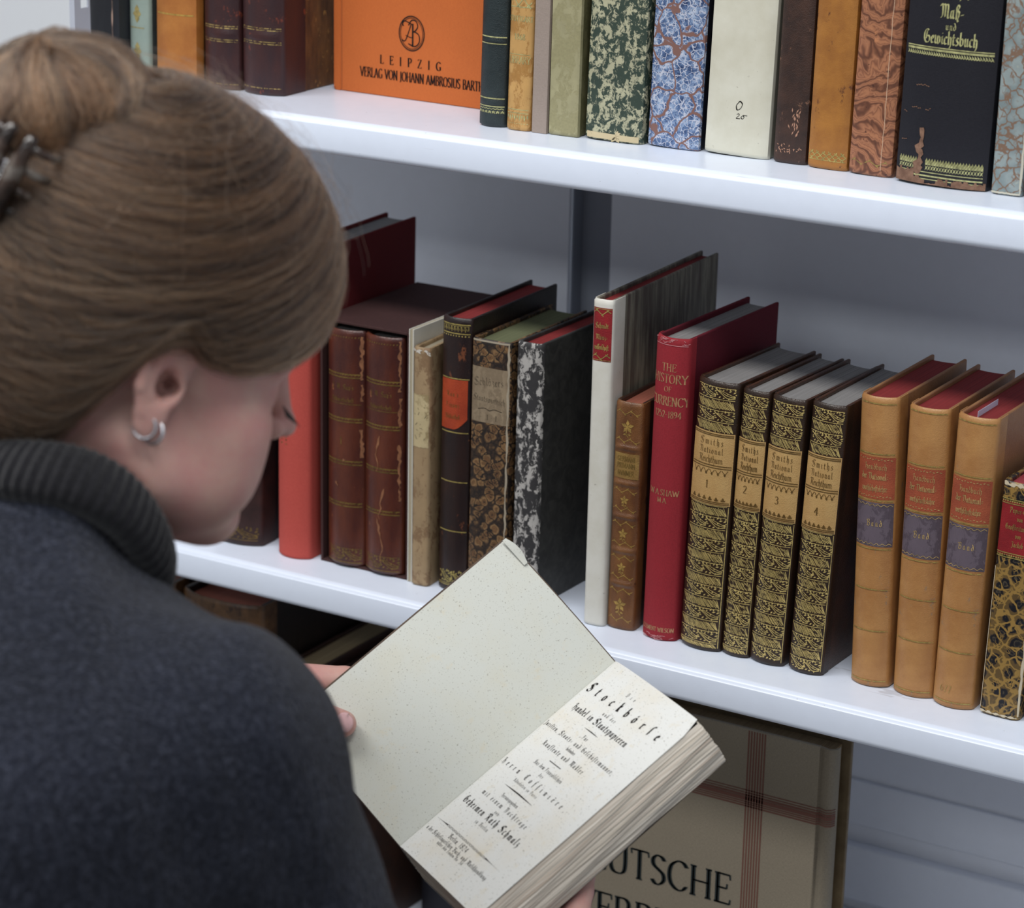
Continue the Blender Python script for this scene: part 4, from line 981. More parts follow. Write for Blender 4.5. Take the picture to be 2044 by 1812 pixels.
for (xa, xb, H, D, lb, e) in ((-.3450, -.3130, .250, .21, 'dark brown leather book beside the calf folios, its tan page tops half in shadow', pages('tan_page_tops', (196, 174, 132), (160, 138, 100))),
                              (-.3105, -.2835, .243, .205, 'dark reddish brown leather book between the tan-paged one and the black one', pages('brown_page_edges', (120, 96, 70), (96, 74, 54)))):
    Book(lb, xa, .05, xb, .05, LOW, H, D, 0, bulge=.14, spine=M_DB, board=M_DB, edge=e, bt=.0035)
b = Book('black book on the lowest shelf behind the held book', -.2600, .150, -.2250, .150, LOW, .225, .14, 0, spine=M_BC, board=M_BC, edge=PG_CREAM)

# large cloth folio turned front outward, spine to the right
M_LIN = cloth('natural_linen', (150, 140, 122), (128, 118, 102), .8, 1.2)
fo = empty('book', (0.152, .060, LOW)); tag(fo, 'large grey linen folio standing cover outward with brown stripes and black capitals', 'book')
FH, FW, FT = .2985, .267, .028
box('front_board', (-FW, -.0110, 0, .0035, 0, FH), M_LIN, fo, .001)
box('back_board', (-FW, .0035, FT - .0035, FT, 0, FH + .002), leather('brown_board_cloth', (120, 104, 78), (100, 84, 62)), fo, .001)
v = []; f = []
prof = [(-.0115, .0002), (-.0095, .0016), (-.0078, .0010), (-.0035, -.0002), (.0, .0022), (.0012, .0060), (.0010, .0100)]
prof2 = [(x - .0006, y + .0020) for x, y in prof]
for zz in (0, FH - .0008): v += [(x, y, zz) for x, y in prof + prof2[::-1]]
m = len(prof) * 2
for i in range(m): f.append((i, (i + 1) % m, m + (i + 1) % m, m + i))
for base, flip in ((0, False), (m, True)):
    for i in range(len(prof) - 1):
        q = (base + i, base + i + 1, base + m - 2 - i, base + m - 1 - i); f.append(q if not flip else q[::-1])
mesh('spine', v, f, M_LIN, fo, True)
box('page_block', (-FW + .006, -.0045, .0037, FT - .0037, .004, FH - .005), pages('tan_page_edges', (140, 116, 80), (100, 80, 54)), fo)
k = Ink(); M_STR = plain('brown_woven_stripe', (108, 68, 56), .8)
for q in range(7): k.rect(-.0688 + q * .0022, -.0676 + q * .0022, .0005, FH - .001, 1)
for vv, w in ((.2496, .0008), (.2476, .0008), (.2455, .0016), (.2428, .0030), (.2402, .0010), (.2386, .0010), (.2368, .0012)): k.rect(-FW + .001, -.0112, vv - w / 2, vv + w / 2, 1)
k.build('woven_stripes', lambda u, v, off: (u, -off, v), M_STR, fo, .0002)
k = Ink()
for vv, w in ((.2496, .0008), (.2476, .0008), (.2455, .0016), (.2428, .0030), (.2402, .0010), (.2386, .0010), (.2368, .0012)): k.rect(0, 1, vv - w / 2, vv + w / 2, 6)
def _sp(u, v, off):
    t = u * 4.999; i = int(t); a, c = prof[i], prof[i + 1]; q = t - i
    dx, dy = c[0] - a[0], c[1] - a[1]; L = math.hypot(dx, dy)
    return (a[0] + dx * q + dy / L * off, a[1] + dy * q - dx / L * off, v)
k2 = Ink()
for vv, w in ((.2496, .0008), (.2476, .0008), (.2455, .0016), (.2428, .0030), (.2402, .0010), (.2386, .0010), (.2368, .0012)): k2.rect(0, 1, vv - w / 2, vv + w / 2, 24)
k2.build('spine_stripes', _sp, M_STR, fo, .00025)
k = Ink(); k.text('DEUTSCHE', -.2193, .1525, .0240, 'rom', 'l', .04, 1.3, 1.0); k.text('VERBRECHEN', -.2110, .1080, .0240, 'rom', 'l', .04, 1.3, 1.0)
k.build('black_lettering', lambda u, v, off: (u, -off, v), plain('dark_teal_ink', (30, 40, 42), .7), fo, .0003)
# ---------------------------------------------------------------- the open book in her hands
# local frame: x = off the right-hand page, y = gutter to fore-edge, z = up the page
BO = Vector((0.00093, -0.28137, 0.96283)); BN = Vector((-0.27041, -0.47247, 0.83884)); BW = Vector((0.85912, -0.51164, -0.01123)); BU = Vector((0.43449, 0.71763, 0.54426))
hb = empty('open_book'); hb.matrix_world = Matrix(((BN.x, BW.x, BU.x, BO.x), (BN.y, BW.y, BU.y, BO.y), (BN.z, BW.z, BU.z, BO.z), (0, 0, 0, 1)))
tag(hb, 'open old book with a German title page, held in front of the shelves', 'book')
BH, PW, LW, BT = .1855, .1040, .1105, .033
def paper(name, c, stain, amt=1.0):
    n = NT(name)
    col = n.mix(n.math('MULTIPLY', n.ramp(n.noise(26, 5, .6), [(.45, 0.0), (.75, 1.0)]), .55 * amt), c, stain)
    col = n.mix(n.math('MULTIPLY', n.ramp(n.noise(70, 5, .65), [(.60, 0.0), (.74, 1.0)]), .55 * amt), col, (214, 200, 166))
    k = n.ramp(n.noise(1, 2, .5, n.co((1300, 700, 1300), .3, 300)), [(.66, 0.0), (.70, .75)])
    col = n.mix(k, col, (126, 122, 108))
    k = n.ramp(n.voronoi(230), [(.04, .8), (.07, 0.0)]); col = n.mix(n.math('MULTIPLY', k, n.ramp(n.noise(300, 1), [(.55, 0.0), (.6, 1.0)])), col, (96, 84, 66))
    n.bump(n.noise(120, 5, .6), .12, .0006)
    return n.done(col, .8, 0, .2)
M_PG = paper('aged_title_paper', (222, 223, 220), (220, 210, 188))
M_PG2 = paper('aged_blank_paper', (208, 211, 204), (208, 203, 180), .8)
def hgt(y):     # how far the right page stands off its chord
    a = max(0.0, min(1.0, y / PW))
    return .0030 * math.sin(math.pi * a ** .55) - .0016 * a ** 8
# text block: many gatherings, each a little proud of or behind its neighbour
v = []; f = []; rnd = random.Random(31); NL = 46; rows = []
for i in range(NL + 1):
    t = i / NL; x = -BT * t
    out = PW + .0042 * math.sin(math.pi * min(1, t * 1.02)) ** .8 + .0062 * t + rnd.choice((-1, 1)) * rnd.uniform(.00005, .00040)
    rows.append((x, out, rnd.uniform(-.0005, .0005)))
nz = 14; ny = 12; grid = {}
def add(p): v.append(p); return len(v) - 1
for i, (x, out, dz) in enumerate(rows):
    for j in range(nz + 1):
        z = dz + (BH - 2 * abs(dz)) * j / nz
        grid[i, j] = add((x + hgt(out) * (1 - i / NL), out + rnd.uniform(-.00022, .00022) + .0006 * math.sin(j * .8 + i * .35), z))
for i in range(NL):
    for j in range(nz): f.append((grid[i, j], grid[i + 1, j], grid[i + 1, j + 1], grid[i, j + 1]))
for j in (0, nz):        # head and tail
    prev = None
    for i in range(NL + 1):
        x, out, dz = rows[i]; line = [grid[i, j]]
        for q in range(1, ny + 1):
            y = out * (1 - q / ny) - .002 * (i / NL)
            line.append(add((x + hgt(y) * (1 - i / NL), y, v[grid[i, j]][2])))
        if prev:
            for q in range(ny): f.append((prev[q], prev[q + 1], line[q + 1], line[q]) if j else (prev[q], line[q], line[q + 1], prev[q + 1]))
        prev = line
NTB = NT('page_block_edges'); _f = NTB.noise(1, 3, .6, NTB.co((1500, 10, 3))); _g = NTB.noise(1, 2, .6, NTB.co((420, 30, 6)))
_c = NTB.mix(NTB.ramp(_f, [(.35, 0.0), (.62, 1.0)]), (186, 176, 162), (214, 207, 196)); _c = NTB.mix(NTB.math('MULTIPLY', NTB.ramp(_g, [(.5, 0.0), (.72, 1.0)]), .5), _c, (158, 134, 116)); NTB.bump(_f, .5, .0006)
mesh('page_block', v, f, NTB.done(_c, .8, 0, .2), hb)
# title leaf
def leaf(name, fn, nu, nv_, mat, th=.00025):
    v = []; f = []
    for s_ in (0, 1):
        for j in range(nv_ + 1):
            for i in range(nu + 1): v.append(fn(i / nu, j / nv_, -th * s_))
    m = (nu + 1) * (nv_ + 1)
    for j in range(nv_):
        for i in range(nu):
            a = j * (nu + 1) + i; q = (a, a + 1, a + nu + 2, a + nu + 1); f.append(q); f.append(tuple(k + m for k in q[::-1]))
    ed = [i for i in range(nu + 1)] + [j * (nu + 1) + nu for j in range(1, nv_ + 1)] + [nv_ * (nu + 1) + i for i in range(nu - 1, -1, -1)] + [j * (nu + 1) for j in range(nv_ - 1, 0, -1)]
    for a, b in zip(ed, ed[1:] + ed[:1]): f.append((b, a, a + m, b + m))
    return mesh(name, v, f, mat, hb, False)
rr = [random.Random(5).uniform(-1, 1) for _ in range(400)]
def title_fn(a, b, th):
    ex = PW + .0003 * rr[int(b * 40)] - (.003 * max(0, (b - .93) / .07) if b > .93 else 0)
    y = a * ex
    return (hgt(y) + .0007 + th, y, b * (BH + .0006) - .0003 + (.0003 * rr[60 + int(a * 30)] if b in (0, 1) else 0))
leaf('title_page', title_fn, 30, 40, M_PG)
# left board opened back: paste-down over a thin board
ux, uy = .73783, -.67498      # direction of the opened board in the x-y plane
nx_, ny_ = -uy, ux            # towards the reader
def left_fn(off, w=LW, lo=0.0, hi=BH, drop=0):
    def fn(a, b, th):
        s = a * w; bow = .0030 * math.sin(math.pi * a) - .0025 * math.exp(-a * 9) * 0
        if drop and b > .955 and a > .88: s -= 0
        o = off + bow + th
        zt = lo + (hi - lo) * b
        if a > .999 or b > .999: zt += .0002 * rr[int(a * 50 + b * 70) % 399]; s += .0003 * rr[int(b * 60) + 100]
        # worn, rounded outer corner
        if a > .93 and b > .93: zt -= .004 * ((a - .93) / .07) * ((b - .93) / .07) * .6
        return (ux * s + nx_ * o, uy * s + ny_ * o, zt)
    return fn
leaf('front_board', left_fn(-.0008, LW + .0008, -.0004, BH + .0008), 24, 30, leather('worn_brown_board', (92, 70, 52), (66, 48, 38), 50, .6), .0020)
leaf('paste_down', left_fn(-.0004, LW - .0004), 30, 40, M_PG2, .00035)
def curl_fn(a, b, th):       # lifted, torn head corner of the paste-down
    s = LW * (.80 + .2 * a) - .0004; o = .0026 + .0016 * math.sin(a * math.pi) * b + th + .0004
    zt = BH * (.985 + .015 * b) + .0022 * math.sin(math.pi * a) * b
    return (ux * s + nx_ * o, uy * s + ny_ * o, zt)
leaf('torn_corner', curl_fn, 10, 4, M_PG2, .0003)
# back wrapper under the block
def back_fn(a, b, th): return (-BT - .0004 + th, a * (PW + .0065) - .002, b * (BH + .001) - .0005)
leaf('back_board', back_fn, 4, 4, leather('dark_brown_back_board', (70, 52, 42), (50, 38, 32)), .0016)
v = []; f = []; n = 12
for z in (0.0, BH):
    for i in range(n + 1):
        t = i / n; v.append((-.0008 - (BT + .0006) * t, -.0022 - .0036 * math.sin(math.pi * t), z))
for i in range(n): f.append((i, i + 1, n + 2 + i, n + 1 + i))
o = mesh('spine', v, f, bpy.data.materials['dark_brown_back_board'], hb, True); m = o.modifiers.new('thickness', 'SOLIDIFY'); m.thickness = .0014
# the printing
k = Ink()
def tx(s, x0, x1, z, h, wt=1.0, sp=None):
    """fit a line of blackletter between x0 and x1"""
    F = FR; base = sum(F.get(c, (.3, ''))[0] for c in s)
    W = (x1 - x0) / h
    space = max(-.06, min(1.6, (W - base) / max(1, len(s) - 1)))
    wd = W / (base + space * (len(s) - 1))
    k.text(s, (x0 + x1) / 2, z - h * .3, h, 'fr', 'c', space, wt * 1.5, wd)
tx('Die', .0400, .0500, .1705, .0034, .7)
tx('Stockbörſe', .0055, .0915, .1600, .0080, 1.1)
tx('und der', .0385, .0530, .1510, .0030, .8)
tx('Handel in Staatspapieren.', .0110, .0785, .1434, .0058, .95)
k.line([(.0368, .1364), (.0450, .1366), (.0532, .1364)], lambda t: .0001 + .0007 * math.sin(math.pi * t))
tx('Für', .0430, .0485, .1304, .0034, .8)
tx('Juriſten, Staats= und Geſchäftsmänner,', .0025, .0885, .1236, .0040, .8)
tx('beſonders', .0410, .0510, .1180, .0030, .7)
tx('Kaufleute und Mäkler.', .0200, .0712, .1118, .0042, .8)
k.line([(.0390, .1050), (.0526, .1052)], .0006)
tx('Aus dem Franzöſiſchen', .0292, .0630, .0984, .0034, .7)
tx('des', .0430, .0475, .0933, .0030, .7)
tx('Herrn Coffinière,', .0045, .0855, .0863, .0048, .85)
tx('Advokaten zu Paris.', .0297, .0595, .0806, .0027, .7)
k.line([(.0268, .0747), (.0440, .0752), (.0615, .0751)], lambda t: .0001 + .0009 * math.sin(math.pi * t))
tx('Herausgegeben', .0334, .0532, .0680, .0032, .7)
tx('mit einem Nachtrage', .0172, .0735, .0617, .0042, .75)
tx('von', .0422, .0468, .0565, .0028, .7)
tx('Geheimen Rath Schmalz', .0094, .0812, .0504, .0058, .95)
tx('zu Berlin.', .0360, .0528, .0440, .0032, .7)
k.line([(.0052, .0300), (.0200, .0304)], lambda t: .0001 + .0010 * t ** 3); k.line([(.0700, .0306), (.0858, .0306)], lambda t: .0001 + .0010 * (1 - t) ** 3)
k.line([(.0200 + .0500 * q / 90, .0304 + .0007 * math.sin(q * .75)) for q in range(91)], .0003); k.line([(.0200 + .0500 * q / 90, .0304 - .0007 * math.sin(q * .75)) for q in range(91)], .0002)
tx('Berlin, 1824.', .0300, .0548, .0255, .0038, .85)
tx('In der Schleſingerſchen Buch= und Muſikhandlung.', .0040, .0860, .0208, .0034, .8)
tx('unter den Linden No. 34.', .0270, .0610, .0175, .0027, .8)
k.build('title_print', lambda u, w, off: (hgt(u) + .0007 + off, u, w), plain('faded_black_print', (38, 34, 32), .8, 0, .1), hb, .00012)
# ---------------------------------------------------------------- signed-distance modelling
def sd_caps(P, a, b, ra, rb):
    a = np.array(a, float); b = np.array(b, float); ab = b - a
    t = np.clip(((P - a) @ ab) / (ab @ ab + 1e-12), 0, 1)
    return np.linalg.norm(P - a - t[..., None] * ab, axis=-1) - (ra + (rb - ra) * t)
def sd_ell(P, c, r, M=None):
    q = P - np.array(c, float)
    if M is not None: q = q @ np.array(M).T
    r = np.array(r, float)
    k0 = np.linalg.norm(q / r, axis=-1); k1 = np.linalg.norm(q / (r * r), axis=-1)
    return k0 * (k0 - 1) / (k1 + 1e-9)
def smin(a, b, k):
    h = np.clip(.5 + .5 * (b - a) / k, 0, 1)
    return b * (1 - h) + a * h - k * h * (1 - h)
def smax(a, b, k): return -smin(-a, -b, k)

def surface_nets(fn, lo, hi, h):
    lo = np.array(lo, float); n = np.ceil((np.array(hi) - lo) / h).astype(int) + 1
    ax = [lo[i] + h * np.arange(n[i]) for i in range(3)]
    D = np.empty(n, np.float32)
    Y, Z = np.meshgrid(ax[1], ax[2], indexing='ij')
    for s in range(0, n[0], 24):
        xs = ax[0][s:s + 24]
        P = np.stack([np.broadcast_to(xs[:, None, None], (len(xs),) + Y.shape), np.broadcast_to(Y, (len(xs),) + Y.shape), np.broadcast_to(Z, (len(xs),) + Y.shape)], -1)
        D[s:s + 24] = fn(P)
    S = D < 0
    c = [S[a:n[0] - 1 + a, b:n[1] - 1 + b, d:n[2] - 1 + d] for a in (0, 1) for b in (0, 1) for d in (0, 1)]
    cnt = sum(k.astype(np.int8) for k in c); act = (cnt > 0) & (cnt < 8)
    idx = -np.ones(act.shape, np.int64); cells = np.argwhere(act); idx[act] = np.arange(len(cells))
    acc = np.zeros((len(cells), 3)); num = np.zeros(len(cells))
    cor = [np.array(q) for q in np.ndindex(2, 2, 2)]
    for i in range(8):
        for j in range(i + 1, 8):
            if np.abs(cor[i] - cor[j]).sum() != 1: continue
            pa = cells + cor[i]; pb = cells + cor[j]
            da = D[tuple(pa.T)]; db = D[tuple(pb.T)]; m = (da < 0) != (db < 0)
            t = np.where(m, da / np.where(m, da - db, 1), 0)
            acc += np.where(m[:, None], cor[i] + t[:, None] * (cor[j] - cor[i]), 0); num += m
    V = lo + h * (cells + acc / num[:, None])
    F = []
    for a in range(3):
        b, d = (a + 1) % 3, (a + 2) % 3
        sl0 = [slice(None)] * 3; sl1 = [slice(None)] * 3; sl0[a] = slice(0, -1); sl1[a] = slice(1, None)
        ch = S[tuple(sl0)] != S[tuple(sl1)]
        for q in (b, d):
            sk = [slice(None)] * 3; sk[q] = slice(0, 1); ch[tuple(sk)] = False
            sk[q] = slice(ch.shape[q] - 1, None); ch[tuple(sk)] = False
        e = np.argwhere(ch)
        if not len(e): continue
        eb = np.zeros(3, int); eb[b] = 1; ed = np.zeros(3, int); ed[d] = 1
        q = [idx[tuple((e - o).T)] for o in (eb + ed, ed, np.zeros(3, int), eb)]
        q = np.stack(q, 1); fl = S[tuple(e.T)]; q[~fl] = q[~fl][:, ::-1]
        F.append(q)
    return V, np.concatenate(F)

def np_mesh(name, V, F, mat, parent=None):
    me = bpy.data.meshes.new(name)
    me.vertices.add(len(V)); me.vertices.foreach_set('co', np.asarray(V, np.float32).ravel())
    me.loops.add(F.size); me.loops.foreach_set('vertex_index', F.astype(np.int32).ravel())
    k = F.shape[1]; me.polygons.add(len(F)); me.polygons.foreach_set('loop_start', np.arange(0, F.size, k, dtype=np.int32))
    me.update(calc_edges=True); me.validate(); me.shade_smooth()
    return link(name, me, mat, parent)

# ---------------------------------------------------------------- the reader
def at(px, py, d):                               # a point d metres along the view axis, seen at px, py
    r, u, f = (np.array(q) for q in (CR, CU, CF))
    return np.array(CAM_POS) + (f * 5296.3 + r * (px - 1022) - u * (py - 906)) / 5296.3 * d

HO = np.array(at(247, 697, 1.425))          # between the ears
def head_axes(yaw, pitch, roll):
    h = np.array([math.sin(yaw), math.cos(yaw), 0]); Z = np.array([0, 0, 1.]); l = np.array([-math.cos(yaw), math.sin(yaw), 0])
    f_ = h * math.cos(pitch) - Z * math.sin(pitch); u_ = h * math.sin(pitch) + Z * math.cos(pitch)
    return f_, l * math.cos(roll) + u_ * math.sin(roll), u_ * math.cos(roll) - l * math.sin(roll)
HF, HL, HU = head_axes(R(36.0), R(23.0), R(-2.0))
HM = np.array([HF, HL, HU])                      # rows: world -> head
def H(p): return HO + np.array(p, float) @ HM    # head -> world

woman = empty('person', tuple(HO + np.array([-.10, -.06, -.62])))
tag(woman, 'woman with brown hair in a bun and dark grey knitted turtleneck, reading an open book', 'person')
PO = np.array(woman.location)

def face_sdf(Q0):        # in head coordinates
    Q = Q0 / np.stack([np.where(Q0[..., 0] > 0, .875, 1.0), np.ones(Q0.shape[:-1]), np.where(Q0[..., 2] < 0, .86, 1.0)], -1)
    d = sd_ell(Q, (-.006, 0, .046), (.096, .0735, .084))
    d = smin(d, sd_ell(Q, (.040, 0, -.012), (.058, .060, .072)), .03)
    d = smin(d, sd_ell(Q, (.052, 0, .050), (.044, .056, .040)), .025)            # forehead
    for s in (-1, 1):
        d = smin(d, sd_caps(Q, (.006, s * .053, -.040), (.020, s * .050, -.062), .017, .015), .022)
        d = smin(d, sd_caps(Q, (.020, s * .050, -.062), (.084, s * .014, -.085), .015, .013), .024)
        d = smin(d, sd_ell(Q, (.062, s * .040, -.016), (.024, .020, .018)), .018)   # cheekbone
        d = smin(d, sd_ell(Q, (.062, s * .038, -.050), (.032, .024, .034)), .024)    # cheek
        d = smin(d, sd_caps(Q, (.092, s * .012, .026), (.078, s * .044, .026), .0085, .008), .012)  # brow
        d = smax(d, -sd_ell(Q, (.101, s * .031, .008), (.016, .017, .011)), .012)   # socket
        d = smin(d, sd_ell(Q, (.0775, s * .031, .006), (.0125, .0145, .0118)), .004)  # lidded eye
        d = smin(d, sd_caps(Q, (.085, s * .019, .001), (.081, s * .044, -.002), .0032, .0028), .003)
    d = smin(d, sd_caps(Q, (.094, 0, .024), (.113, 0, -.010), .0068, .0080), .010)   # nose
    d = smin(d, sd_ell(Q, (.1165, 0, -.0150), (.0088, .0080, .0074)), .007)
    for s in (-1, 1):
        d = smin(d, sd_ell(Q, (.104, s * .0115, -.0175), (.0095, .0062, .0072)), .006)
        d = smax(d, -sd_ell(Q, (.109, s * .0060, -.0240), (.0050, .0030, .0040)), .002)
    d = smin(d, sd_ell(Q, (.088, 0, -.046), (.016, .024, .018)), .014)               # muzzle
    d = smin(d, sd_caps(Q, (.1035, 0, -.0395), (.092, .019, -.0440), .0052, .0025), .005)
    d = smin(d, sd_caps(Q, (.1035, 0, -.0395), (.092, -.019, -.0440), .0052, .0025), .005)
    d = smin(d, sd_caps(Q, (.1015, -.006, -.0510), (.1015, .006, -.0510), .0066, .0066), .006)
    d = smax(d, -sd_caps(Q, (.110, -.016, -.0455), (.110, .016, -.0455), .0022, .0022), .004)
    d = smin(d, sd_ell(Q, (.090, 0, -.082), (.015, .020, .015)), .022)               # chin
    d = smin(d, sd_caps(Q, (.052, 0, -.080), (.030, 0, -.078), .024, .026), .03)      # under the jaw
    # neck
    d = smin(d, sd_caps(Q, (-.026, 0, -.045), (-.085, 0, -.165), .047, .045), .03)
    # ears
    for s in (-1, 1):
        E = (Q0 - np.array([.0055, s * .069, -.001])) / .88
        tip = lambda a, o, z: np.array([a, s * o, z])
        e = sd_ell(E, tip(-.008, .006, .004), (.015, .0042, .026))
        hel = [(.006, .000, .006), (.008, .005, .020), (.003, .009, .031), (-.008, .012, .035), (-.019, .013, .028), (-.024, .013, .012), (-.021, .011, -.004), (-.014, .008, -.018)]
        for a, b in zip(hel, hel[1:]): e = smin(e, sd_caps(E, tip(*a), tip(*b), .0036, .0036), .003)
        ah = [(-.004, .007, .024), (-.013, .009, .016), (-.0155, .009, .004), (-.011, .0075, -.008), (-.003, .006, -.013)]
        for a, b in zip(ah, ah[1:]): e = smin(e, sd_caps(E, tip(*a), tip(*b), .0030, .0032), .003)
        e = smin(e, sd_ell(E, tip(-.006, .0055, -.023), (.0105, .0048, .0125)), .006)        # lobe
        e = smin(e, sd_caps(E, tip(.005, .002, -.001), tip(.003, .0055, -.008), .0050, .0042), .004)  # tragus
        e = smax(e, -sd_ell(E, tip(-.004, .011, .000), (.0075, .0095, .0115)), .0025)     # concha
        d = smin(d, e * .88, .005)
        d = smax(d, -sd_caps(E, tip(.000, .016, -.001), tip(.003, -.012, -.001), .0048, .0036) * .88, .002)
    return d
V, F = surface_nets(face_sdf, (-.13, -.098, -.19), (.14, .098, .145), .00215)
VB = [V @ HM + HO - PO]; FB = [F]; nb = len(V)

# hands, each finger its own chain
def hand(chains, palms, lo_hi=None):
    """chains: [(points, radii)], palms: [(a, b, ra, rb)] in world space"""
    def fn(P):
        d = None
        for a, b, ra, rb in palms:
            q = sd_caps(P, a, b, ra, rb); d = q if d is None else smin(d, q, .016)
        for pts, rad in chains:
            c = None
            for i in range(len(pts) - 1):
                q = sd_caps(P, pts[i], pts[i + 1], rad[i], rad[i + 1]); c = q if c is None else smin(c, q, .0022)
            d = smin(d, c, .0035)
        return d
    A = np.array([p for pts, r_ in chains for p in pts] + [q for a, b, _, _ in palms for q in (a, b)])
    return surface_nets(fn, A.min(0) - .04, A.max(0) + .04, .0014)
def L(n, s, z):     # a point by the opened left board: n off its face, s out from the gutter, z up the page
    q = BO + BN * (ux * s + nx_ * n) + BW * (uy * s + ny_ * n) + BU * z
    return np.array(q)
def G(x, y, z): return np.array(BO + BN * x + BW * y + BU * z)
# left hand: thumb on the blank page, fingers behind the board
thumb = ([L(.012, .150, -.020), L(.019, .126, -.004), L(.016, .106, .0080), L(.0098, .0840, .0225)], [.016, .0120, .0108, .0088])
idx = ([L(-.006, .158, -.012), L(-.010, .1330, .0160), L(-.0120, .1080, .0435), L(-.0110, .0900, .0600)], [.0130, .0118, .0102, .0082])
mid = ([L(-.012, .154, -.024), L(-.020, .126, -.002), L(-.0160, .094, .022), L(-.0118, .074, .036)], [.0115, .0100, .0090, .0080])
rng = ([L(-.014, .148, -.036), L(-.024, .120, -.018), L(-.0175, .088, .004), L(-.0118, .066, .016)], [.0108, .0095, .0086, .0076])
pky = ([L(-.012, .142, -.046), L(-.022, .116, -.034), L(-.0165, .092, -.016), L(-.0112, .074, -.004)], [.0098, .0085, .0076, .0066])
pal = [(L(-.006, .160, -.016), L(.004, .192, -.066), .016, .020), (L(-.010, .156, -.030), L(.002, .186, -.070), .017, .020), (L(-.010, .148, -.044), L(.000, .180, -.074), .015, .019), (L(.008, .156, -.028), L(.006, .190, -.066), .018, .021),
       (L(.004, .190, -.068), L(.004, .236, -.125), .024, .027)]
V, F = hand([thumb, idx, mid, rng, pky], pal); VB.append(V - PO); FB.append(F + nb); nb += len(V)
LW_WR = L(.004, .236, -.125)
# right hand: palm under the spine, fingers spread up the back, seen past the fore-edge
b0 = -BT - .010
fx = ([G(b0 - .008, .134, .014), G(b0 - .007, .114, .042), G(b0 - .003, .096, .063), G(b0 + .000, .083, .078)], [.0115, .0100, .0090, .0078])
fm = ([G(b0 - .010, .108, .000), G(b0 - .008, .086, .028), G(b0 - .003, .070, .047), G(b0 + .000, .058, .061)], [.0115, .0100, .0090, .0080])
fr_ = ([G(b0 - .010, .088, -.012), G(b0 - .008, .068, .014), G(b0 - .003, .053, .031), G(b0 + .000, .043, .043)], [.0110, .0096, .0086, .0076])
fp = ([G(b0 - .008, .068, -.022), G(b0 - .006, .050, -.002), G(b0 - .002, .038, .010), G(b0 + .000, .030, .020)], [.0100, .0086, .0076, .0066])
ft = ([G(b0 + .000, .138, -.052), G(b0 + .016, .146, -.036), G(-.020, .140, -.022), G(-.006, .128, -.014)], [.0150, .0125, .0110, .0088])
pal = [(G(b0 - .010, .124, .004), G(b0 - .010, .128, -.060), .0165, .022), (G(b0 - .012, .106, -.006), G(b0 - .012, .116, -.066), .0165, .022), (G(b0 - .011, .086, -.018), G(b0 - .012, .106, -.068), .0155, .021),
       (G(b0 - .010, .068, -.027), G(b0 - .012, .100, -.072), .014, .019), (G(b0 - .012, .116, -.070), G(b0 - .010, .110, -.150), .026, .027)]
V, F = hand([fx, fm, fr_, fp, ft], pal); VB.append(V - PO); FB.append(F + nb); nb += len(V)
RW_WR = G(b0 - .010, .110, -.150)

NS = NT('skin')
_c = NS.mix(NS.ramp(NS.noise(38, 4, .6), [(.35, 0.0), (.72, 1.0)]), (206, 166, 154), (200, 142, 138))
_c = NS.mix(NS.math('MULTIPLY', NS.noise(240, 4), .25), _c, (176, 116, 108))
NS.bump(NS.math('ADD', NS.noise(700, 3), NS.math('MULTIPLY', NS.noise(90, 3), .8)), .12, .0006)
NS.b.inputs['Subsurface Weight'].default_value = .25; NS.b.inputs['Subsurface Radius'].default_value = (.010, .004, .002); NS.b.inputs['Subsurface Scale'].default_value = .6
M_SKIN = NS.done(_c, .5, 0, .35)
body = np_mesh('body', np.concatenate(VB), np.concatenate(FB), M_SKIN, woman)
sm = body.modifiers.new('smooth', 'SMOOTH'); sm.factor = .5; sm.iterations = 2
# thumb nail
M_NAIL = plain('nail', (222, 178, 180), .2, 0, .6)
tp, tb = np.array(thumb[0][3]), np.array(thumb[0][2])
ax_ = tb - tp; ax_ /= np.linalg.norm(ax_); nrm = np.array(BN * nx_ + BW * ny_); nrm = nrm - (nrm @ ax_) * ax_; nrm /= np.linalg.norm(nrm)
nrm = nrm + .25 * np.array(-CF) ; nrm = nrm - (nrm @ ax_) * ax_; nrm /= np.linalg.norm(nrm); sd = np.cross(ax_, nrm)
v = []; f = []
for j in range(9):
    for i in range(9):
        a = -1 + 2 * i / 8; b = j / 8
        w = 1 - .25 * (abs(2 * b - .9) ** 3); ang = a * .74 * w
        rad = .0086 + .0019 * b * .7 + .0006
        p = tp + ax_ * (-.0052 + .0120 * b + (.0018 * a * a * (1 if b < .5 else -1))) + (nrm * math.cos(ang) + sd * math.sin(ang)) * rad * (1 if b > .15 else .97)
        v.append(p - PO)
for j in range(8):
    for i in range(8): a = j * 9 + i; f.append((a, a + 1, a + 10, a + 9))
nl = mesh('thumb_nail', v, f, M_NAIL, woman, True); mm = nl.modifiers.new('th', 'SOLIDIFY'); mm.thickness = .0006

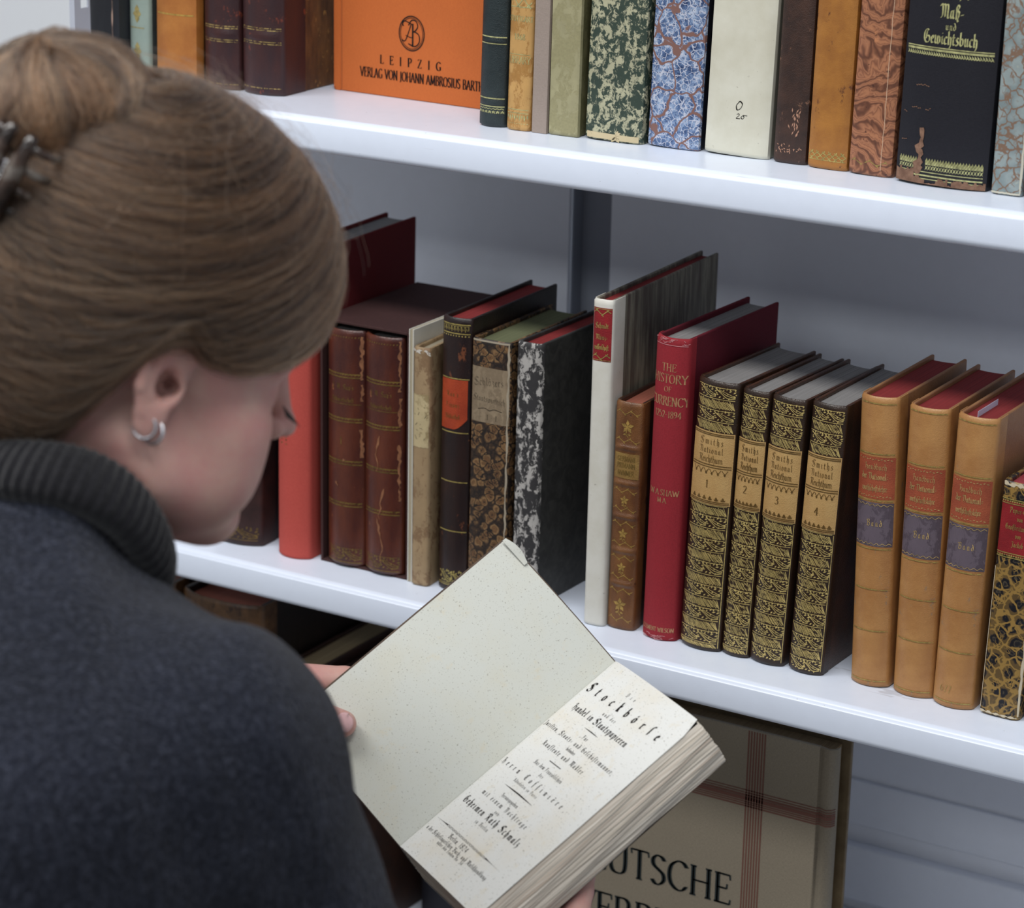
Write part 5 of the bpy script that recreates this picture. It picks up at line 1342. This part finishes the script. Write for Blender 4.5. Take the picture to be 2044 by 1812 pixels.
# ---- knitted sweater with a turned collar
rgt = -HL.copy(); rgt[2] = 0; rgt /= np.linalg.norm(rgt)
fwd = np.array([-rgt[1], rgt[0], 0]); UPZ = np.array([0, 0, 1.])
NB = np.array(at(38, 1185, 1.365))
SR = at(406, 1525, 1.335); SL = NB - (SR - NB) * [1, 1, 0] * 1.0 + UPZ * (SR - NB)[2] + fwd * .05
EL = at(680, 2150, 1.39)
EL2 = NB - rgt * .30 + fwd * .12 - UPZ * .30
WST = NB - fwd * .06 - UPZ * .46
def sweater_sdf(P):
    d = sd_caps(P, NB - UPZ * .10 - fwd * .015 + rgt * .075, WST + rgt * .06, .100, .115)
    d = smin(d, sd_caps(P, NB - UPZ * .10 - fwd * .015 - rgt * .075, WST - rgt * .06, .100, .115), .05)
    d = smin(d, sd_caps(P, NB - UPZ * .068, SR, .058, .064), .04)
    d = smin(d, sd_caps(P, NB - UPZ * .030, SL, .066, .066), .07)
    d = smin(d, sd_caps(P, SR, EL, .066, .060), .03)
    d = smin(d, sd_caps(P, SL, EL2, .074, .056), .03)
    d = smin(d, sd_caps(P, EL, RW_WR, .056, .040), .02)
    d = smin(d, sd_caps(P, EL2, LW_WR, .054, .040), .02)
    # shoulder blade and folds
    d = smin(d, sd_ell(P, NB - UPZ * .16 - fwd * .075 + rgt * .08, (.07, .06, .09)), .05)
    cN = np.array(at(105, 1040, 1.385)); aN = NB - UPZ * .02
    d = smin(d, sd_caps(P, cN, aN, .042, .046), .022)
    wob = .0026 * np.sin(P[..., 0] * 46 + P[..., 2] * 60) * np.sin(P[..., 2] * 38 - P[..., 1] * 50) + .0012 * np.sin(P[..., 0] * 130 + P[..., 1] * 90 + P[..., 2] * 60)
    d = d + wob
    return d
A_ = np.array([NB, SR, SL, WST, EL, EL2, RW_WR, LW_WR])
V, F = surface_nets(sweater_sdf, A_.min(0) - .125, np.maximum(A_.max(0) + .115, H((0, 0, -.03))), .0060)
# open the neck and the cuffs
NW = NT('charcoal_wool')
_w = NW.noise(1, 2, .6, NW.co((340, 340, 120))); _k = NW.noise(420, 3, .7)
_c = NW.mix(NW.ramp(NW.noise(14, 5, .65, NW.co((1, 1, 2.4))), [(.35, 0.0), (.7, 1.0)]), (20, 24, 34), (28, 32, 44))
_c = NW.mix(NW.ramp(_k, [(.45, 0.0), (.75, .6)]), _c, (76, 80, 96))
_c = NW.mix(NW.ramp(NW.noise(1, 3, .6, NW.co((260, 260, 60), .02, 30)), [(.45, 0.0), (.7, .55)]), _c, (14, 16, 24))
NW.bump(NW.math('ADD', _w, _k), 1.0, .0022)
NW.b.inputs['Sheen Weight'].default_value = .08; NW.b.inputs['Sheen Roughness'].default_value = .5
M_WOOL = NW.done(_c, .95, 0, .1)
sw = np_mesh('sweater', V - PO, F, M_WOOL, woman)
# collar: a ribbed tube, folded over at the rim
c0 = np.array(at(140, 1010, 1.400)); c1 = NB - UPZ * .015
ca = c1 - c0; CLn = np.linalg.norm(ca); ca /= CLn
rimn = H((.30, 0, -.02)) - HO; e1 = rimn - (rimn @ ca) * ca; e1 /= np.linalg.norm(e1); e2 = np.cross(ca, e1)
prof = [(.014, .0000), (.004, .0005), (-.003, .0030), (-.005, .0080), (-.002, .0130), (.006, .0160), (.017, .0165), (.025, .0135), (.028, .0070), (.029, .0010), (.034, -.0004), (.042, .0004), (.050, .0030), (CLn + .006, .0110)]
pf = crom(prof, 3); na = 300; v = []; f = []
for i in range(na):
    a = 2 * math.pi * i / na
    rib = .0011 * math.cos(a * 64)
    for s, rr_ in pf:
        bx, by = .0480, .0470
        base = 1 + .10 * max(0, s) / CLn
        d_ = e1 * math.cos(a) * (bx * base + rr_ + rib) + e2 * math.sin(a) * (by * base + rr_ + rib)
        tilt = .003 * math.cos(a) * (1 - max(0, min(1, s / CLn)))
        wv = .0035 * math.sin(2 * a + 1) + .0025 * math.sin(3 * a + s * 25)
        v.append(c0 + ca * (s + tilt + wv) + d_ - PO)
m = len(pf)
for i in range(na):
    for j in range(m - 1):
        a = i * m + j; b = ((i + 1) % na) * m + j; f.append((a, a + 1, b + 1, b))
NC = NT('charcoal_rib'); _k = NC.noise(420, 3, .7)
_c = NC.mix(NC.ramp(_k, [(.4, 0.0), (.75, .7)]), (17, 17, 22), (36, 36, 40)); NC.bump(_k, .8, .0014)
NC.b.inputs['Sheen Weight'].default_value = .25
mesh('collar', v, f, NC.done(_c, .95, 0, .1), woman, True)

# ---- hair
CC = np.array([-.014, 0, .052]); RR = np.array([.1145, .0890, .0950])
BUN = np.array([-.083, -.014, .108])             # middle of the bun, head coordinates
def onshell(u, off=0.0):
    u = u / np.linalg.norm(u, axis=-1, keepdims=True)
    p = CC + u * (RR + (off[..., None] if isinstance(off, np.ndarray) else off))
    az = np.abs(np.degrees(np.arctan2(-u[..., 1], u[..., 0])))
    w = np.clip((az - 82) / 28, 0, 1); w = w * w * (3 - 2 * w)          # the hair hangs lower at the nape
    dz = np.where(p[..., 2] < CC[2], (p[..., 2] - CC[2]) * .42 * w, 0.0)
    return p + dz[..., None] * np.array([.28, 0, 1.0])
# lower limit of the hair by azimuth (degrees from straight ahead, right side) -> elevation in unit-sphere degrees
AZ = [0, 25, 45, 62, 76, 86, 95, 104, 114, 128, 150, 180]; ELV = [2, -6, -16, -21, -20, -12, -30, -60, -67, -68, -68, -68]
def limit(az): return np.interp(np.abs(az), AZ, ELV)
v = []; f = []; na, ne = 96, 30
for i in range(na):
    az = 360 * i / na; az_s = az if az <= 180 else az - 360
    lo_ = limit(az_s)
    for j in range(ne + 1):
        el = 90 - (90 - lo_) * j / ne
        u = np.array([math.cos(R(el)) * math.cos(R(az_s)), -math.cos(R(el)) * math.sin(R(az_s)), math.sin(R(el))])
        off = -.0035 - (.010 * max(0, (j - ne + 4) / 4) ** 2)
        v.append(H(onshell(u, off)) - PO)
for i in range(na):
    for j in range(ne):
        a = i * (ne + 1) + j; b = ((i + 1) % na) * (ne + 1) + j; f.append((a, b, b + 1, a + 1))
M_CAP = NT('hair_under'); M_CAP = M_CAP.done(M_CAP.mix(M_CAP.noise(1, 3, .6, M_CAP.co((500, 60, 60))), (40, 30, 24), (66, 50, 38)), .55, 0, .3)
mesh('hair', v, f, M_CAP, woman, True)
# strands
rs = np.random.RandomState(5)
def unit(a): return a / np.linalg.norm(a, axis=-1, keepdims=True)
ub = unit((BUN - CC) / RR)
NPT = 20
def sphere_bezier(u0, u1, n=NPT, sag=None):
    t = np.linspace(0, 1, n)[None, :, None]
    uc = sag[:, None, :]
    p = (1 - t) ** 2 * u0[:, None, :] + 2 * t * (1 - t) * uc + t ** 2 * u1[:, None, :]
    return unit(p)
S = []; RAD = []; TONE = []
def side_dir(az, el): 
    az = np.radians(az); el = np.radians(el)
    return np.stack([np.cos(el) * np.cos(az), -np.cos(el) * np.sin(az), np.sin(el)], -1)
def add_strands(U, off, rad, frizz=.0006, clump=None):
    k, n, _ = U.shape
    q_ = U[:, n // 2]; gg = np.sin(q_[:, 0] * 37 + q_[:, 2] * 49) + .7 * np.sin(q_[:, 2] * 91 - q_[:, 1] * 33 + 2) + .5 * np.sin(q_[:, 0] * 150 - q_[:, 2] * 120)
    off = off + .0011 * gg[:, None] * np.sin(np.linspace(.3, 3.0, n))[None]
    az_ = np.degrees(np.arctan2(-U[..., 1], U[..., 0])); el_ = np.degrees(np.arcsin(np.clip(U[..., 2], -1, 1)))
    lo2 = limit(az_) + rs.exponential(3.0, (k, 1)) - 1.0
    el_ = np.where(el_ < lo2, lo2 + (el_ - lo2) * .06, el_)
    U = side_dir(az_, el_)
    P = onshell(U, off)
    w = np.cumsum(rs.normal(0, frizz, (k, n, 3)), 1); w -= w[:, :1]
    P = P + w * np.linspace(0, 1, n)[None, :, None] * .6
    S.append(P); RAD.append(np.full((k, n), rad) * np.linspace(1, .7, n)[None])
    m_ = U[:, n // 2]; g = np.sin(m_[:, 0] * 41 + m_[:, 2] * 57 + 1) * np.sin(m_[:, 2] * 83 - m_[:, 1] * 23) + .6 * np.sin(m_[:, 2] * 190 + m_[:, 0] * 130)
    TONE.append(np.clip(.40 + .36 * g + rs.normal(0, .17, k), 0, 1))
def clumps(k, n, amp):
    ph = rs.uniform(0, 6.28, k)
    return amp * np.sin(ph)[:, None] * np.sin(np.linspace(0.15, 3.0, n))[None]
for sgn in (1, -1):
    K = 9000 if sgn == 1 else 3500
    # from the parting down over the temple and back above the ear
    s = rs.beta(1.2, 1.2, K)                      # 0 forehead .. 1 crown
    root = side_dir(sgn * (rs.uniform(0, 9, K)), 30 + 66 * s + rs.normal(0, 2, K))
    low = 1 - s
    ctrl = side_dir(sgn * (62 + 40 * s + rs.normal(0, 4, K)), (-43 + 96 * s) + rs.normal(0, 5, K)) * (1.25 + .1 * rs.rand(K))[:, None]
    mixw = np.clip(low * 1.25 - .25, 0, 1)[:, None]
    end = unit(ub * (1 - mixw) + side_dir(sgn * rs.uniform(128, 170, K), rs.uniform(-52, -4, K)) * mixw + rs.normal(0, .07, (K, 3)))
    U = sphere_bezier(root, end, NPT, ctrl)
    off = rs.uniform(-.002, .0025, (K, 1)) + clumps(K, NPT, .0016)
    add_strands(U, off, .00017)
    # hairline over the forehead edge and temple
    K = 3600 if sgn == 1 else 1200
    az = rs.uniform(6, 58, K); root = side_dir(sgn * az, limit(az) + rs.uniform(0, 16, K))
    ctrl = side_dir(sgn * (80 + rs.normal(0, 4, K)), -16 + rs.uniform(0, 24, K)) * 1.08
    end = unit(side_dir(sgn * rs.uniform(120, 165, K), rs.uniform(-45, -2, K)) + rs.normal(0, .06, (K, 3)))
    add_strands(sphere_bezier(root, end, NPT, ctrl), rs.uniform(-.003, .0015, (K, 1)) + clumps(K, NPT, .001), .00017)
    # behind the ear and nape, swept up
    K = 5200 if sgn == 1 else 1800
    az = rs.uniform(93, 180, K); root = side_dir(sgn * az, limit(az) + rs.uniform(-1, 44, K))
    ctrl = unit(root * .5 + ub * .4 + rs.normal(0, .05, (K, 3))) * 1.02
    end = unit(ub + rs.normal(0, .09, (K, 3)) + np.array([-.06, 0, -.14]))
    add_strands(sphere_bezier(root, end, NPT, ctrl), rs.uniform(-.003, .002, (K, 1)) + clumps(K, NPT, .0012), .00017)
# flyaways
K = 240; root = side_dir(rs.uniform(0, 120, K), rs.uniform(20, 85, K))
U = sphere_bezier(root, unit(root + rs.normal(0, .35, (K, 3)) + np.array([-.15, 0, .0])), NPT, root * 1.05)
add_strands(U, np.linspace(0, 1, NPT)[None] * rs.uniform(.002, .014, (K, 1)) + .001, .00009, .0012)
# nape wisps falling over the collar
K = 420; az = rs.uniform(128, 180, K); root = side_dir(az, limit(az) + rs.uniform(-2, 6, K)); P0 = onshell(root)
t = np.linspace(0, 1, NPT)[None, :, None]
dr = np.array([-.020, -.012, -.060]) + rs.normal(0, .012, (K, 3))
P = P0[:, None] + dr[:, None] * t * rs.uniform(.5, 1.5, (K, 1, 1)) + np.cumsum(rs.normal(0, .0011, (K, NPT, 3)), 1) + np.array([-.012, 0, 0]) * t * t
S.append(P); RAD.append(np.full((K, NPT), .00012)); TONE.append(rs.uniform(.3, .8, K))
# bun: loops wound round a dome
K = 9000
bz = unit(np.array([-.62, -.10, .78])); bx = unit(np.cross(bz, [0, 1, 0])); by = np.cross(bz, bx)
ph = rs.uniform(0, 2 * np.pi, K); t = np.linspace(0, 1, NPT)[None]
lat0 = rs.uniform(-.35, .2, K)[:, None]; lat1 = rs.uniform(1.35, 1.9, K)[:, None]
tw = rs.normal(.25, .12, K)[:, None] + .35 * np.sin(ph * 3 + 1)[:, None]
lat = lat0 + (lat1 - lat0) * t; lon = ph[:, None] + tw * np.sin(t * 3.1) + .12 * np.sin(ph * 11)[:, None]
Rb = (.0460 + .0030 * np.sin(ph * 7)[:, None] + rs.uniform(-.003, .002, (K, 1)))
D = (np.cos(lat) * np.cos(lon))[..., None] * bx + (np.cos(lat) * np.sin(lon))[..., None] * by + (np.sin(lat) * .76)[..., None] * bz
S.append(BUN + D * Rb[..., None] + np.cumsum(rs.normal(0, .0004, (K, NPT, 3)), 1)); RAD.append(np.full((K, NPT), .00018)); TONE.append(np.clip(.36 + .34 * np.sin(ph * 17) * np.sin(ph * 5 + 1) + rs.normal(0, .15, K), 0, 1))
PTS = np.concatenate([H(s.reshape(-1, 3)).reshape(s.shape) for s in S]) - PO; RADS = np.concatenate(RAD)
hc = bpy.data.hair_curves.new('hair_strands'); hc.add_curves([NPT] * len(PTS))
hc.attributes['position'].data.foreach_set('vector', PTS.astype(np.float32).ravel())
ra = hc.attributes.get('radius') or hc.attributes.new('radius', 'FLOAT', 'POINT'); ra.data.foreach_set('value', RADS.astype(np.float32).ravel())
tn = hc.attributes.new('tone', 'FLOAT', 'CURVE'); tn.data.foreach_set('value', np.concatenate(TONE).astype(np.float32))
hs = bpy.data.objects.new('hair_strands', hc); COL.objects.link(hs); hs.parent = woman; hs['kind'] = 'stuff'
mh = bpy.data.materials.new('brown_hair'); mh.use_nodes = True; t_ = mh.node_tree; t_.nodes.clear()
ho = t_.nodes.new('ShaderNodeOutputMaterial'); pb = t_.nodes.new('ShaderNodeBsdfHairPrincipled'); hi = t_.nodes.new('ShaderNodeHairInfo')
rmp = t_.nodes.new('ShaderNodeValToRGB'); cr = rmp.color_ramp
cr.elements[0].color = lin((22, 15, 13)); cr.elements[1].color = lin((124, 90, 62)); cr.elements[0].position = .1; cr.elements[1].position = .95
hi = t_.nodes.new('ShaderNodeAttribute'); hi.attribute_name = 'tone'; t_.links.new(hi.outputs['Fac'], rmp.inputs[0])
pb.parametrization = 'COLOR'; t_.links.new(rmp.outputs[0], pb.inputs['Color']); pb.inputs['Roughness'].default_value = .34; pb.inputs['Radial Roughness'].default_value = .5
t_.links.new(pb.outputs[0], ho.inputs[0]); hc.materials.append(mh)
# bun core
v, f = [], []
for j in range(17):
    for i in range(32):
        la = -1.2 + 2.7 * j / 16; lo_ = 2 * math.pi * i / 32
        p = BUN + (bx * math.cos(la) * math.cos(lo_) + by * math.cos(la) * math.sin(lo_) + bz * math.sin(la) * .76) * .0415
        v.append(H(p) - PO)
for j in range(16):
    for i in range(32): a = j * 32 + i; b = j * 32 + (i + 1) % 32; f.append((a, b, b + 32, a + 32))
mesh('hair_bun', v, f, M_CAP, woman, True)

# eyelashes of the right eye
v = []; f = []
for q in range(22):
    a = q / 21; base = np.array([.0885 - .006 * a, -.022 - .024 * a, .0005 - .002 * a]); tip_ = base + np.array([.0075, -.0055 - .003 * a, -.0045 + .002 * a]); w = np.array([0, .0003, .0003])
    k_ = len(v); v += [H(base - w) - PO, H(base + w) - PO, H(tip_) - PO]; f.append((k_, k_ + 1, k_ + 2))
mesh('eyelashes', v, f, plain('dark_lash', (24, 16, 14), .6), woman)

# earrings: two thin hoops through the right lobe
M_SIL = plain('silver', (206, 208, 214), .22, 1.0)
def torus(name, c, nrm, r, r2, label):
    nrm = unit(np.array(nrm, float)); a_ = unit(np.cross(nrm, [0, .3, 1])); b_ = np.cross(nrm, a_); v = []; f = []
    for i in range(40):
        q = 2 * math.pi * i / 40; d_ = a_ * math.cos(q) + b_ * math.sin(q)
        for j in range(10):
            p = 2 * math.pi * j / 10; v.append((d_ * (r + r2 * math.cos(p)) + nrm * r2 * math.sin(p)))
    for i in range(40):
        for j in range(10): f.append((i * 10 + j, ((i + 1) % 40) * 10 + j, ((i + 1) % 40) * 10 + (j + 1) % 10, i * 10 + (j + 1) % 10))
    o = mesh(name, v, f, M_SIL, None, True); o.location = tuple(c)
    return tag(o, label, 'earring', 'hoops in her right ear')
torus('hoop_earring', H((.0045, -.0745, -.0265)), HF * .75 + HL * .45, .0062, .0009, 'small silver hoop earring in her right ear lobe, front one')
torus('hoop_earring', H((-.0015, -.0755, -.0250)), HF * .6 + HL * .7, .0062, .0008, 'small silver hoop earring in her right ear lobe, rear one')

# claw clip under the bun
clp = empty('hair_clip', tuple(H((-.104, -.050, .070)))); tag(clp, 'tortoiseshell claw clip holding the bun at the back of her head', 'hair clip')
NTT = NT('tortoiseshell'); _c = NTT.ramp(NTT.noise(60, 3, .6), [(.42, (30, 20, 16)), (.54, (66, 50, 42)), (.66, (120, 114, 108))]); M_TORT = NTT.done(_c, .2, 0, .6)
co_ = np.array(clp.location)
ax1 = unit(H((-.02, -.35, .9)) - HO); ax2 = unit(H((-.6, -.75, -.1)) - HO); ax3 = unit(np.cross(ax1, ax2))
def tube(name, pts, rad, mat, parent, seg=8):
    pts = [np.array(p) for p in pts]; v = []; f = []
    for i, p in enumerate(pts):
        t = unit(pts[min(i + 1, len(pts) - 1)] - pts[max(i - 1, 0)]); a = np.cross(t, [.2, .5, 1.]); a = unit(a); b = np.cross(t, a); r_ = rad[i] if isinstance(rad, (list, tuple)) else rad
        for k in range(seg): q = 2 * math.pi * k / seg; v.append(p + (a * math.cos(q) + b * math.sin(q)) * r_)
    for i in range(len(pts) - 1):
        for k in range(seg): f.append((i * seg + k, i * seg + (k + 1) % seg, (i + 1) * seg + (k + 1) % seg, (i + 1) * seg + k))
    f.append(tuple(range(seg))[::-1]); f.append(tuple(range((len(pts) - 1) * seg, len(pts) * seg)))
    return mesh(name, v, f, mat, parent, True)
def cl(a, b, c): return ax1 * a + ax2 * b + ax3 * c
for sg in (-1, 1):
    tube('jaw', [cl(-.030 + .060 * q / 10, .012 + .004 * math.sin(q / 10 * 3.1), sg * .006) for q in range(11)], [.0030 + .0022 * math.sin(q / 10 * 3.1) for q in range(11)], M_TORT, clp)
    for q in range(5):
        z = -.024 + .012 * q
        tube('tooth', [cl(z, .013, sg * .006), cl(z, .010, sg * .014), cl(z, .002, sg * .018), cl(z, -.008, sg * .016)], [.0026, .0024, .0020, .0012], M_TORT, clp, 6)
tube('hinge_spring', [cl(-.012 + .024 * q / 40, .014 + .003 * math.cos(q * 1.6), .003 * math.sin(q * 1.6)) for q in range(41)], .0007, M_SIL, clp, 5)
